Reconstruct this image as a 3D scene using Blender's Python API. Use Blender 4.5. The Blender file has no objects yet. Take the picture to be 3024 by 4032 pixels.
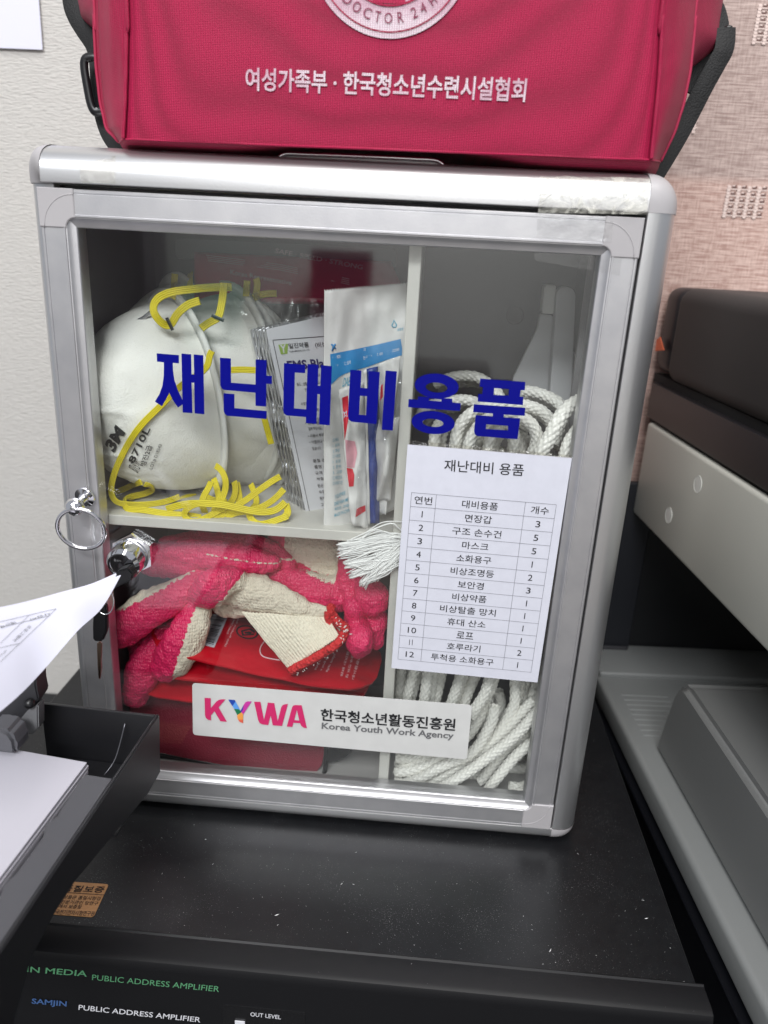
import bpy, bmesh, math, random
import numpy as np
from mathutils import Vector, Matrix, noise
random.seed(7); np.random.seed(7)
S = bpy.context.scene
COL = S.collection

# ------------------------------------------------------------------ camera
FOC = 2950.0; IW, IH = 3024.0, 4032.0
CAM = np.array([0.05021537, -0.39513997, 0.34767345])
RM = np.array([[0.99667652, 0.06373759, 0.05072893],
               [0.06897716, -0.32902971, -0.94179701],
               [-0.04333654, 0.94216611, -0.33233263]])
cd = bpy.data.cameras.new('camera'); cam = bpy.data.objects.new('camera', cd); COL.objects.link(cam)
cd.sensor_fit = 'VERTICAL'; cd.sensor_height = 36.0; cd.sensor_width = 27.0
cd.lens = FOC / IH * 36.0; cd.clip_start = 0.01; cd.clip_end = 50
M = Matrix(((RM[0, 0], -RM[1, 0], -RM[2, 0], CAM[0]),
            (RM[0, 1], -RM[1, 1], -RM[2, 1], CAM[1]),
            (RM[0, 2], -RM[1, 2], -RM[2, 2], CAM[2]), (0, 0, 0, 1)))
cam.matrix_world = M
cd.dof.use_dof = True; cd.dof.focus_distance = 0.43; cd.dof.aperture_fstop = 7.5
S.camera = cam

def at(u, v, y=None, x=None, z=None):
    """world point that the photo shows at full-resolution pixel u,v, at a known depth plane"""
    d = RM.T @ np.array([(u - IW / 2) / FOC, (v - IH / 2) / FOC, 1.0])
    if y is not None: t = (y - CAM[1]) / d[1]
    elif x is not None: t = (x - CAM[0]) / d[0]
    else: t = (z - CAM[2]) / d[2]
    return Vector(CAM + t * d)
def K(x0, y0, k): return lambda X, Y: (x0 + X * k, y0 + Y * k)

# ------------------------------------------------------------------ light
w = bpy.data.worlds.new('World'); S.world = w; w.use_nodes = True
w.node_tree.nodes['Background'].inputs[0].default_value = (0.80, 0.84, 0.92, 1)
w.node_tree.nodes['Background'].inputs[1].default_value = 0.50
def area(name, loc, target, sx, sy, power, col):
    l = bpy.data.lights.new(name, 'AREA'); l.shape = 'RECTANGLE'; l.size = sx; l.size_y = sy
    l.energy = power; l.color = col
    o = bpy.data.objects.new(name, l); COL.objects.link(o); o.location = loc
    o.rotation_euler = (Vector(target) - Vector(loc)).to_track_quat('-Z', 'Y').to_euler()
    return o
area('ceiling_and_fill_lamp', (0.25, -0.50, 1.75), (0.1, -0.1, 0.1), 1.2, 0.35, 17, (1.0, 0.98, 0.95))
area('ceiling_and_fill_lamp', (-0.35, -1.7, 1.7), (0, 0, 0.2), 1.2, 0.4, 46, (0.97, 0.98, 1.0))
area('ceiling_and_fill_lamp', (0.2, -3.1, 1.85), (0.0, -3.6, 0.2), 1.2, 0.5, 95, (0.97, 0.98, 1.0))  # fill lamp added to brighten the rear wall reflected in the glass
S.view_settings.view_transform = 'Standard'; S.view_settings.look = 'None'
S.view_settings.gamma = 1; S.view_settings.exposure = 0
S.render.engine = 'CYCLES'; S.cycles.use_denoising = True
S.cycles.max_bounces = 12; S.cycles.transparent_max_bounces = 24

# ------------------------------------------------------------------ materials
def lin(c):
    r = []
    for v in c[:3]:
        v /= 255.0; r.append(v / 12.92 if v <= 0.04045 else ((v + 0.055) / 1.055) ** 2.4)
    return (r[0], r[1], r[2], 1)
MATS = {}
def mat(name, rgb, rough=0.5, metal=0.0, bump=None, var=None, spec=0.5, sheen=0, coat=0, trans=0, alpha=1.0, sub=0):
    """bump=(scale, strength, distance, (sx,sy,sz) stretch) ; var=(scale, second rgb, amount, stretch)"""
    if name in MATS: return MATS[name]
    m = bpy.data.materials.new(name); m.use_nodes = True; nt = m.node_tree; N = nt.nodes; L = nt.links
    b = N['Principled BSDF']; b.inputs['Base Color'].default_value = lin(rgb)
    b.inputs['Roughness'].default_value = rough; b.inputs['Metallic'].default_value = metal
    b.inputs['Specular IOR Level'].default_value = spec
    b.inputs['Sheen Weight'].default_value = sheen; b.inputs['Coat Weight'].default_value = coat
    b.inputs['Transmission Weight'].default_value = trans; b.inputs['Alpha'].default_value = alpha
    if sub: b.inputs['Subsurface Weight'].default_value = sub; b.inputs['Subsurface Radius'].default_value = (.004, .003, .003); b.inputs['Subsurface Scale'].default_value = 1
    tc = N.new('ShaderNodeTexCoord')
    def co(st):
        mp = N.new('ShaderNodeMapping'); mp.inputs['Scale'].default_value = st or (1, 1, 1)
        L.new(tc.outputs['Object'], mp.inputs[0]); return mp.outputs[0]
    if var:
        n = N.new('ShaderNodeTexNoise'); n.inputs['Scale'].default_value = var[0]; n.inputs['Detail'].default_value = 6
        L.new(co(var[3] if len(var) > 3 else None), n.inputs['Vector'])
        r = N.new('ShaderNodeValToRGB'); r.color_ramp.elements[0].position = 0.5 - 0.5 * var[2]; r.color_ramp.elements[1].position = 0.5 + 0.5 * var[2]
        r.color_ramp.elements[0].color = lin(rgb); r.color_ramp.elements[1].color = lin(var[1])
        L.new(n.outputs['Fac'], r.inputs[0]); L.new(r.outputs[0], b.inputs['Base Color'])
    if bump:
        bl = bump if isinstance(bump, list) else [bump]; prev = None
        for bb in bl:
            kind = bb[4] if len(bb) > 4 else 'noise'
            if kind == 'noise':
                n = N.new('ShaderNodeTexNoise'); n.inputs['Detail'].default_value = 4; out = 'Fac'
            elif kind == 'voronoi':
                n = N.new('ShaderNodeTexVoronoi'); out = 'Distance'
            else:
                n = N.new('ShaderNodeTexWave'); n.bands_direction = kind; n.inputs['Distortion'].default_value = 1.0; n.inputs['Detail Scale'].default_value = 3; out = 'Fac'
            n.inputs['Scale'].default_value = bb[0]
            L.new(co(bb[3] if len(bb) > 3 else None), n.inputs['Vector'])
            bp = N.new('ShaderNodeBump'); bp.inputs['Strength'].default_value = bb[1]; bp.inputs['Distance'].default_value = bb[2]
            L.new(n.outputs[out], bp.inputs['Height'])
            if prev: L.new(prev.outputs[0], bp.inputs['Normal'])
            prev = bp
        L.new(prev.outputs[0], b.inputs['Normal'])
    MATS[name] = m; return m

alu = mat('anodised_aluminium', (208, 208, 209), 0.34, 0.9, (900, 0.08, 0.0004, (1, 1, 1)))
alu2 = mat('door_aluminium', (206, 205, 206), 0.42, 0.85, (900, 0.08, 0.0004), (60, (180, 180, 184), 0.8))
capm = mat('grey_plastic_cap', (158, 155, 157), 0.42, 0, (1500, 0.06, 0.0003), (45, (168, 165, 166), 0.8))
white_pl = mat('cream_plastic', (205, 203, 196), 0.5, 0, (300, 0.03, 0.0005), (30, (192, 190, 183), 0.8))
back_m = mat('back_panel_grey', (108, 106, 108), 0.6, 0, (500, 0.05, 0.0004), (14, (98, 96, 98), 0.9))
blackgap = mat('dark_gap', (16, 16, 18), 0.8)
chrome = mat('chrome', (225, 225, 228), 0.07, 1.0)
blackpl = mat('black_plastic', (18, 18, 20), 0.35, 0, (600, 0.05, 0.0003))
amp_m = mat('black_powder_coat', (19, 19, 21), 0.38, 0, (1800, 0.2, 0.0003), (120, (24, 25, 27), 0.5), spec=0.35)
def dusty(m):
    nt = m.node_tree; N = nt.nodes; L = nt.links; b = N['Principled BSDF']; tc = N.new('ShaderNodeTexCoord')
    n = N.new('ShaderNodeTexNoise'); n.inputs['Scale'].default_value = 1700; n.inputs['Detail'].default_value = 2; L.new(tc.outputs['Object'], n.inputs['Vector'])
    n2 = N.new('ShaderNodeTexNoise'); n2.inputs['Scale'].default_value = 22; n2.inputs['Detail'].default_value = 5; L.new(tc.outputs['Object'], n2.inputs['Vector'])
    a = N.new('ShaderNodeMath'); a.operation = 'MULTIPLY_ADD'; a.inputs[1].default_value = 0.35; L.new(n2.outputs['Fac'], a.inputs[0]); L.new(n.outputs['Fac'], a.inputs[2])
    r = N.new('ShaderNodeValToRGB'); r.color_ramp.elements[0].position = 0.85; r.color_ramp.elements[1].position = 1.0; L.new(a.outputs[0], r.inputs[0])
    src = b.inputs['Base Color'].links[0].from_socket
    mx = N.new('ShaderNodeMix'); mx.data_type = 'RGBA'; mx.inputs[7].default_value = lin((150, 150, 150)); L.new(r.outputs[0], mx.inputs[0]); L.new(src, mx.inputs[6]); L.new(mx.outputs[2], b.inputs['Base Color'])
    b.inputs['Roughness'].default_value = 0.3
dusty(amp_m)
amp_front_m = mat('amplifier_front', (16, 16, 18), 0.25, 0, (900, 0.04, 0.0002))
blue_v = mat('blue_vinyl', (3, 7, 118), 0.35, 0, (300, 0.03, 0.0003), spec=.15)
paper = mat('white_paper', (200, 201, 211), 0.75, 0, (700, 0.10, 0.0002), (180, (193, 194, 204), 0.7))
paperb = mat('copy_paper', (214, 214, 228), 0.7, 0, (400, 0.05, 0.0002))
stick = mat('sticker_paper', (202, 202, 200), 0.45, 0, (350, 0.08, 0.0003), (70, (190, 190, 188), 0.7))
ink = mat('black_ink', (22, 22, 26), 0.6)
ink_grey = mat('grey_ink', (98, 98, 100), 0.6)
ink_thin = mat('grey_rule', (120, 120, 128), 0.7)
maskm = mat('white_nonwoven', (240, 240, 236), 0.8, 0, [(1100, 0.6, 0.0007), (34, 0.6, 0.004, (1, 1, .5))], (30, (232, 230, 220), 0.8), sheen=0.1)
rimm = mat('pressed_rim', (226, 226, 221), 0.6, 0, (1200, 0.6, 0.0006))
yel = mat('yellow_elastic', (226, 212, 40), 0.55, 0, (1500, 0.3, 0.0004), (90, (205, 188, 34), 0.8))
crim = None
strap_m = mat('black_webbing', (7, 7, 8), 0.7, 0, [(1100, 0.4, 0.0005, (1, 1, 1), 'voronoi')])
foil = mat('silver_foil', (215, 216, 220), 0.28, 0.9, [(330, 1.0, 0.003, (1, 1, .12)), (120, .6, .004)])
redp = mat('red_foil_pouch', (200, 18, 40), 0.28, 0, (45, 0.5, 0.004), (20, (180, 12, 30), 0.7), coat=0.5)
darkred = mat('crimson_cloth', (128, 16, 44), 0.6, 0, (1100, 0.5, 0.0006, (1, 1, 1), 'voronoi'))
ropem = mat('white_nylon', (236, 234, 227), 0.24, 0, (1500, 0.15, 0.0003, (1, 1, 1)), sheen=0.1)
fibm = mat('nylon_fibre', (238, 238, 236), 0.3, 0, sheen=0.2)
prn_dark = mat('printer_charcoal', (50, 48, 48), 0.62, 0, (1500, 0.12, 0.0003))
prn_dark2 = mat('printer_dark_band', (36, 34, 37), 0.4, 0, (1500, 0.10, 0.0003))
prn_sil = mat('printer_silver', (186, 186, 177), 0.45, 0, (1500, 0.12, 0.0003))
prn_grey = mat('printer_tray_grey', (116, 118, 117), 0.42, 0, (1500, 0.15, 0.0003))
tray_m = mat('tray_black', (28, 28, 31), 0.42, 0, (1200, 0.12, 0.0003))
tray_g = mat('tray_grey', (70, 70, 74), 0.45, 0, (1200, 0.12, 0.0003))
orange = mat('orange_tape', (232, 112, 72), 0.5)
wallm = mat('embossed_wallpaper', (198, 195, 190), 0.7, 0,
            [(420, 0.8, 0.0016, (.4, 1, 1.9)), (1400, 0.6, 0.0005, (.3, 1, 1.5))], (340, (192, 189, 184), 0.6, (.4, 1, 1.9)))
bronze = mat('bronze_sticker', (190, 140, 92), 0.35, 0.3, (300, 0.05, 0.0002))
greenink = mat('green_print', (88, 150, 108), 0.5); blueink = mat('blue_print', (62, 92, 140), 0.5); whiteink = mat('white_print', (215, 215, 220), 0.5)
lightblue = mat('packet_blue', (40, 132, 190), 0.45, 0, (60, 0.3, 0.002)); deepblue = mat('packet_navy', (24, 56, 136), 0.4, 0, (80, 0.4, 0.002))
redink = mat('packet_red', (200, 30, 50), 0.45); greenlogo = mat('olive_green', (148, 176, 82), 0.6)
tealink = mat('teal_print', (96, 164, 188), 0.6)
packm = mat('packet_paper', (214, 213, 210), 0.5, 0, (35, 0.5, 0.004), (18, (202, 201, 198), 0.7))
desk_m = mat('desk_dark_grey', (34, 34, 36), 0.6)  # even dark grey of the desk top

def fabric(name, c1, c2, scale=900):
    m = bpy.data.materials.new(name); m.use_nodes = True; nt = m.node_tree; N = nt.nodes; L = nt.links
    b = N['Principled BSDF']; b.inputs['Roughness'].default_value = 0.6; b.inputs['Sheen Weight'].default_value = 0.04; b.inputs['Specular IOR Level'].default_value = 0.3
    tc = N.new('ShaderNodeTexCoord'); mp = N.new('ShaderNodeMapping'); mp.inputs['Rotation'].default_value = (0, math.radians(0), 0)
    mp.inputs['Scale'].default_value = (1, 1, 1.6); L.new(tc.outputs['Object'], mp.inputs[0])
    v = N.new('ShaderNodeTexVoronoi'); v.inputs['Scale'].default_value = scale; v.inputs['Randomness'].default_value = 0.12
    L.new(mp.outputs[0], v.inputs['Vector'])
    r = N.new('ShaderNodeValToRGB'); r.color_ramp.elements[0].position = 0.1; r.color_ramp.elements[1].position = 0.6
    r.color_ramp.elements[0].color = lin(c1); r.color_ramp.elements[1].color = lin(c2)
    L.new(v.outputs['Distance'], r.inputs[0]); L.new(r.outputs[0], b.inputs['Base Color'])
    bp = N.new('ShaderNodeBump'); bp.inputs['Strength'].default_value = 0.5; bp.inputs['Distance'].default_value = 0.0006; bp.invert = True
    L.new(v.outputs['Distance'], bp.inputs['Height'])
    n2 = N.new('ShaderNodeTexNoise'); n2.inputs['Scale'].default_value = 18; L.new(tc.outputs['Object'], n2.inputs['Vector'])
    b2 = N.new('ShaderNodeBump'); b2.inputs['Strength'].default_value = 0.3; b2.inputs['Distance'].default_value = 0.004
    L.new(n2.outputs['Fac'], b2.inputs['Height']); L.new(bp.outputs[0], b2.inputs['Normal']); L.new(b2.outputs[0], b.inputs['Normal'])
    return m
crim = fabric('crimson_oxford_cloth', (180, 12, 72), (134, 6, 50), 900)

def glassy(name, rough=0.02, tint=(1, 1, 1), bump=0, f0=1.5, extra=0.0):
    m = bpy.data.materials.new(name); m.use_nodes = True; nt = m.node_tree; N = nt.nodes; L = nt.links
    for n in list(N): N.remove(n)
    out = N.new('ShaderNodeOutputMaterial'); mx = N.new('ShaderNodeMixShader'); t = N.new('ShaderNodeBsdfTransparent')
    g = N.new('ShaderNodeBsdfGlossy'); g.inputs['Roughness'].default_value = rough; t.inputs[0].default_value = (*tint, 1)
    fr = N.new('ShaderNodeLayerWeight'); fr.inputs['Blend'].default_value = 0.5
    pw = N.new('ShaderNodeMath'); pw.operation = 'POWER'; pw.inputs[1].default_value = 5.0; L.new(fr.outputs['Facing'], pw.inputs[0])
    ad = N.new('ShaderNodeMath'); ad.operation = 'MULTIPLY_ADD'; ad.inputs[1].default_value = 0.96; ad.inputs[2].default_value = 0.042 + extra; ad.use_clamp = True
    L.new(pw.outputs[0], ad.inputs[0]); L.new(ad.outputs[0], mx.inputs[0]); L.new(t.outputs[0], mx.inputs[1]); L.new(g.outputs[0], mx.inputs[2])
    L.new(mx.outputs[0], out.inputs[0])
    if bump:
        tc = N.new('ShaderNodeTexCoord'); n = N.new('ShaderNodeTexNoise'); n.inputs['Scale'].default_value = bump; n.inputs['Detail'].default_value = 5
        L.new(tc.outputs['Object'], n.inputs['Vector']); b = N.new('ShaderNodeBump'); b.inputs['Strength'].default_value = 0.9; b.inputs['Distance'].default_value = 0.003
        L.new(n.outputs['Fac'], b.inputs['Height']); L.new(b.outputs[0], g.inputs['Normal']); L.new(b.outputs[0], fr.inputs['Normal'])
    return m
glass = glassy('door_pane', 0.035, (0.96, 0.97, 0.965), 0, 1.5, 0.028)
tape = glassy('clear_tape', 0.10, (0.95, 0.94, 0.91), 220, 1.5, 0.03)
film2 = glassy('clear_wrap', 0.05, (0.98, 0.98, 0.98), 150, 1.5, 0.0)
film = glassy('clear_film', 0.08, (0.97, 0.97, 0.97), 70, 1.5, 0.04)

def glove_mat():
    m = bpy.data.materials.new('coated_knit'); m.use_nodes = True; nt = m.node_tree; N = nt.nodes; L = nt.links
    b = N['Principled BSDF']; a = N.new('ShaderNodeAttribute'); a.attribute_name = 'coat'
    tc = N.new('ShaderNodeTexCoord')
    n = N.new('ShaderNodeTexNoise'); n.inputs['Scale'].default_value = 420; n.inputs['Detail'].default_value = 3; L.new(tc.outputs['Object'], n.inputs['Vector'])
    m1 = N.new('ShaderNodeMath'); m1.operation = 'MULTIPLY_ADD'; m1.inputs[1].default_value = 1.1; m1.inputs[2].default_value = -0.55; L.new(n.outputs['Fac'], m1.inputs[0])
    m2 = N.new('ShaderNodeMath'); m2.operation = 'ADD'; L.new(a.outputs['Fac'], m2.inputs[0]); L.new(m1.outputs[0], m2.inputs[1])
    r = N.new('ShaderNodeValToRGB'); r.color_ramp.elements[0].position = 0.47; r.color_ramp.elements[1].position = 0.53; L.new(m2.outputs[0], r.inputs[0])
    n3 = N.new('ShaderNodeTexNoise'); n3.inputs['Scale'].default_value = 60; L.new(tc.outputs['Object'], n3.inputs['Vector'])
    cr = N.new('ShaderNodeMix'); cr.data_type = 'RGBA'; cr.inputs[6].default_value = lin((210, 22, 80)); cr.inputs[7].default_value = lin((226, 50, 106)); L.new(n3.outputs['Fac'], cr.inputs[0])
    mx = N.new('ShaderNodeMix'); mx.data_type = 'RGBA'; mx.inputs[6].default_value = lin((218, 208, 188)); L.new(r.outputs[0], mx.inputs[0]); L.new(cr.outputs[2], mx.inputs[7])
    L.new(mx.outputs[2], b.inputs['Base Color'])
    rr = N.new('ShaderNodeMapRange'); rr.inputs['To Min'].default_value = 0.85; rr.inputs['To Max'].default_value = 0.38; L.new(r.outputs[0], rr.inputs[0]); L.new(rr.outputs[0], b.inputs['Roughness'])
    v = N.new('ShaderNodeTexVoronoi'); v.inputs['Scale'].default_value = 760; v.inputs['Randomness'].default_value = 0.55
    mp = N.new('ShaderNodeMapping'); mp.inputs['Scale'].default_value = (1, 1, .6); L.new(tc.outputs['Object'], mp.inputs[0]); L.new(mp.outputs[0], v.inputs['Vector'])
    bp = N.new('ShaderNodeBump'); bp.inputs['Strength'].default_value = 0.85; bp.inputs['Distance'].default_value = 0.0010; bp.invert = True
    L.new(v.outputs['Distance'], bp.inputs['Height']); L.new(bp.outputs[0], b.inputs['Normal'])
    return m
glovem = glove_mat()
cuffm = mat('ribbed_knit', (232, 225, 206), 0.85, 0, [(620, 0.7, 0.001, (1, 1, .6), 'voronoi')], (80, (222, 213, 192), 0.8))
cuffr = mat('red_overlock', (206, 30, 34), 0.7, 0, [(500, 0.9, 0.0015, (1, 1, 1), 'voronoi')])
cuffw = mat('white_overlock_thread', (235, 225, 220), 0.8)

def blind_mat():
    m = bpy.data.materials.new('woven_blind'); m.use_nodes = True; nt = m.node_tree; N = nt.nodes; L = nt.links
    b = N['Principled BSDF']; b.inputs['Roughness'].default_value = 0.7; tc = N.new('ShaderNodeTexCoord')
    mp = N.new('ShaderNodeMapping'); mp.inputs['Scale'].default_value = (.06, 1, 1); L.new(tc.outputs['Object'], mp.inputs[0])
    n = N.new('ShaderNodeTexNoise'); n.inputs['Scale'].default_value = 900; n.inputs['Detail'].default_value = 3; L.new(mp.outputs[0], n.inputs['Vector'])
    mp2 = N.new('ShaderNodeMapping'); mp2.inputs['Scale'].default_value = (1, 1, .15); L.new(tc.outputs['Object'], mp2.inputs[0])
    n2 = N.new('ShaderNodeTexNoise'); n2.inputs['Scale'].default_value = 700; L.new(mp2.outputs[0], n2.inputs['Vector'])
    ad = N.new('ShaderNodeMath'); ad.operation = 'MULTIPLY_ADD'; ad.inputs[1].default_value = 0.4; L.new(n2.outputs['Fac'], ad.inputs[0]); L.new(n.outputs['Fac'], ad.inputs[2])
    r = N.new('ShaderNodeValToRGB'); r.color_ramp.elements[0].position = 0.55; r.color_ramp.elements[1].position = 0.85
    r.color_ramp.elements[0].color = (0, 0, 0, 1); r.color_ramp.elements[1].color = (1, 1, 1, 1); L.new(ad.outputs[0], r.inputs[0])
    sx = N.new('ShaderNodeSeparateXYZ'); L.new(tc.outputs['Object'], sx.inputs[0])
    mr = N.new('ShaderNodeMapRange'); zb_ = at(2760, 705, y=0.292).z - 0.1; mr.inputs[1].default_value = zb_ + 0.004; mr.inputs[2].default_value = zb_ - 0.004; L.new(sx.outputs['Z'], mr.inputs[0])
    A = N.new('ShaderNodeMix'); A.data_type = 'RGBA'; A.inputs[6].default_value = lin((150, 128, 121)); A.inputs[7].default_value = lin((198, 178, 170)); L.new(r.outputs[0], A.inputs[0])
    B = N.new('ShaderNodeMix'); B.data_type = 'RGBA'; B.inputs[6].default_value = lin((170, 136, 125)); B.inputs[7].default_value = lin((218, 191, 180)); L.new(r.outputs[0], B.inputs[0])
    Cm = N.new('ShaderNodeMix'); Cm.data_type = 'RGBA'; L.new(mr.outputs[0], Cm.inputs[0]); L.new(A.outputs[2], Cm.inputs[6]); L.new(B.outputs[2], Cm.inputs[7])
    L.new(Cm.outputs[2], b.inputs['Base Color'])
    bp = N.new('ShaderNodeBump'); bp.inputs['Strength'].default_value = 0.5; bp.inputs['Distance'].default_value = 0.0006; L.new(ad.outputs[0], bp.inputs['Height']); L.new(bp.outputs[0], b.inputs['Normal'])
    return m
blindm = blind_mat()

# ------------------------------------------------------------------ object helpers
def thing(name, label, cat, loc=(0, 0, 0), group=None):
    o = bpy.data.objects.new(name, None); COL.objects.link(o); o.location = loc; o.empty_display_size = 0.01
    o['label'] = label; o['category'] = cat
    if group: o['group'] = group
    return o
def tag(o, label, cat, group=None):
    o['label'] = label; o['category'] = cat
    if group: o['group'] = group
    return o
def root_loc(p):
    while p.parent: p = p.parent
    return Vector(p.location)
def link(name, me, m=None, parent=None, smooth=False):
    if m is not None and not me.materials:
        me.materials.append(m)
    o = bpy.data.objects.new(name, me); COL.objects.link(o)
    if parent is not None:
        me.transform(Matrix.Translation(-root_loc(parent))); o.parent = parent
    if smooth:
        me.polygons.foreach_set('use_smooth', [True] * len(me.polygons))
    me.update(); return o
def pd(name, vs, fs, m=None, parent=None, smooth=False):
    me = bpy.data.meshes.new(name); me.from_pydata([tuple(v) for v in vs], [], [tuple(f) for f in fs]); me.validate()
    return link(name, me, m, parent, smooth)
def struct(o): o['kind'] = 'structure'; return o
def bmobj(name, bm, m, parent=None, smooth=False):
    bmesh.ops.recalc_face_normals(bm, faces=bm.faces)
    me = bpy.data.meshes.new(name); bm.to_mesh(me); bm.free(); return link(name, me, m, parent, smooth)
def smooth_angle(o, deg=35):
    me = o.data; me.polygons.foreach_set('use_smooth', [True] * len(me.polygons))
    try: me.set_sharp_from_angle(angle=math.radians(deg))
    except Exception: pass
    return o
def box(bm, a, b, bev=0.0, seg=2):
    a, b = Vector(a), Vector(b)
    r = bmesh.ops.create_cube(bm, size=1.0); vs = r['verts']
    bmesh.ops.scale(bm, vec=(abs(b.x - a.x), abs(b.y - a.y), abs(b.z - a.z)), verts=vs)
    bmesh.ops.translate(bm, vec=(a + b) / 2, verts=vs)
    if bev:
        es = list({e for v in vs for e in v.link_edges})
        bmesh.ops.bevel(bm, geom=es, offset=bev, segments=seg, affect='EDGES', profile=0.5)
def boxobj(name, a, b, m, parent=None, bev=0.0, seg=2):
    bm = bmesh.new(); box(bm, a, b, bev, seg); o = bmobj(name, bm, m, parent)
    return smooth_angle(o) if bev else o
def catmull(P, n=8, closed=False):
    P = [Vector(p) for p in P]; out = []; N = len(P)
    rng = range(N if closed else N - 1)
    for i in rng:
        if closed: a, b, c, d = P[(i - 1) % N], P[i], P[(i + 1) % N], P[(i + 2) % N]
        else: a, b, c, d = P[max(i - 1, 0)], P[i], P[i + 1], P[min(i + 2, N - 1)]
        for k in range(n):
            t = k / n
            out.append(0.5 * ((2 * b) + (c - a) * t + (2 * a - 5 * b + 4 * c - d) * t * t + (3 * b - a - 3 * c + d) * t ** 3))
    if not closed: out.append(P[-1])
    return out
def frames(P, closed=False, up=None):
    P = [Vector(p) for p in P]; n = len(P); T = []
    for i in range(n):
        if closed: t = P[(i + 1) % n] - P[i - 1]
        else: t = P[min(i + 1, n - 1)] - P[max(i - 1, 0)]
        T.append(t.normalized() if t.length > 1e-9 else Vector((0, 0, 1)))
    u = up or Vector((0.3, -0.8, 0.5)); U = []
    for i in range(n):
        u = (u - T[i] * u.dot(T[i]))
        if u.length < 1e-6: u = T[i].orthogonal()
        u.normalize(); U.append(u.copy())
    return P, T, U
def tubev(P, r, n=10, closed=False, caps=True, flat=None, up=None):
    """returns verts, faces of a swept tube; r number or list; flat = squash factor along U"""
    P, T, U = frames(P, closed, up); vs, fs = [], []; N = len(P)
    rr = r if isinstance(r, (list, tuple)) else [r] * N
    for i in range(N):
        B = T[i].cross(U[i])
        for k in range(n):
            a = 2 * math.pi * k / n
            vs.append(P[i] + (U[i] * math.cos(a) * (flat or 1) + B * math.sin(a)) * rr[i])
    for i in range(N if closed else N - 1):
        j = (i + 1) % N
        for k in range(n):
            l = (k + 1) % n; fs.append((i * n + k, i * n + l, j * n + l, j * n + k))
    if caps and not closed:
        fs.append(tuple(range(n - 1, -1, -1))); fs.append(tuple((N - 1) * n + k for k in range(n)))
    return vs, fs
def tube(name, P, r, m, parent=None, n=10, closed=False, flat=None, up=None):
    vs, fs = tubev(P, r, n, closed, True, flat, up); return pd(name, vs, fs, m, parent, True)
class MB:
    def __init__(s): s.v = []; s.f = []
    def add(s, vs, fs):
        o = len(s.v); s.v += [Vector(v) for v in vs]; s.f += [tuple(i + o for i in f) for f in fs]
    def obj(s, name, m, parent=None, smooth=False): return pd(name, s.v, s.f, m, parent, smooth)
def ribbonv(P, width, hint, thick=0.0005, ridges=5, twist=None):
    P = [Vector(p) for p in P]; n = len(P); vs, fs = [], []; Kc = ridges * 4 + 1
    prevW = None
    for i in range(n):
        T = (P[min(i + 1, n - 1)] - P[max(i - 1, 0)]); T = T.normalized() if T.length > 1e-9 else Vector((1, 0, 0))
        h = Vector(hint)
        if twist: h = Matrix.Rotation(twist[min(int(i * len(twist) / n), len(twist) - 1)], 3, T) @ h
        W = T.cross(h)
        if W.length < 1e-4: W = prevW or T.orthogonal()
        W.normalize()
        if prevW is not None:
            if W.dot(prevW) < 0: W = -W
            W = (W * 0.35 + prevW * 0.65); W = (W - T * W.dot(T)).normalized()
        prevW = W; Nn = W.cross(T).normalized()
        for k in range(Kc):
            s = k / (Kc - 1); e = thick * (0.35 + 0.65 * abs(math.sin(math.pi * ridges * s)))
            vs.append(P[i] + W * (s - 0.5) * width + Nn * e)
        for k in range(Kc):
            s = 1 - k / (Kc - 1); e = thick * (0.35 + 0.65 * abs(math.sin(math.pi * ridges * s)))
            vs.append(P[i] + W * (s - 0.5) * width - Nn * e)
    R = 2 * Kc
    for i in range(n - 1):
        for k in range(R):
            l = (k + 1) % R; fs.append((i * R + k, i * R + l, (i + 1) * R + l, (i + 1) * R + k))
    fs.append(tuple(range(R - 1, -1, -1))); fs.append(tuple((n - 1) * R + k for k in range(R)))
    return vs, fs

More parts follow.
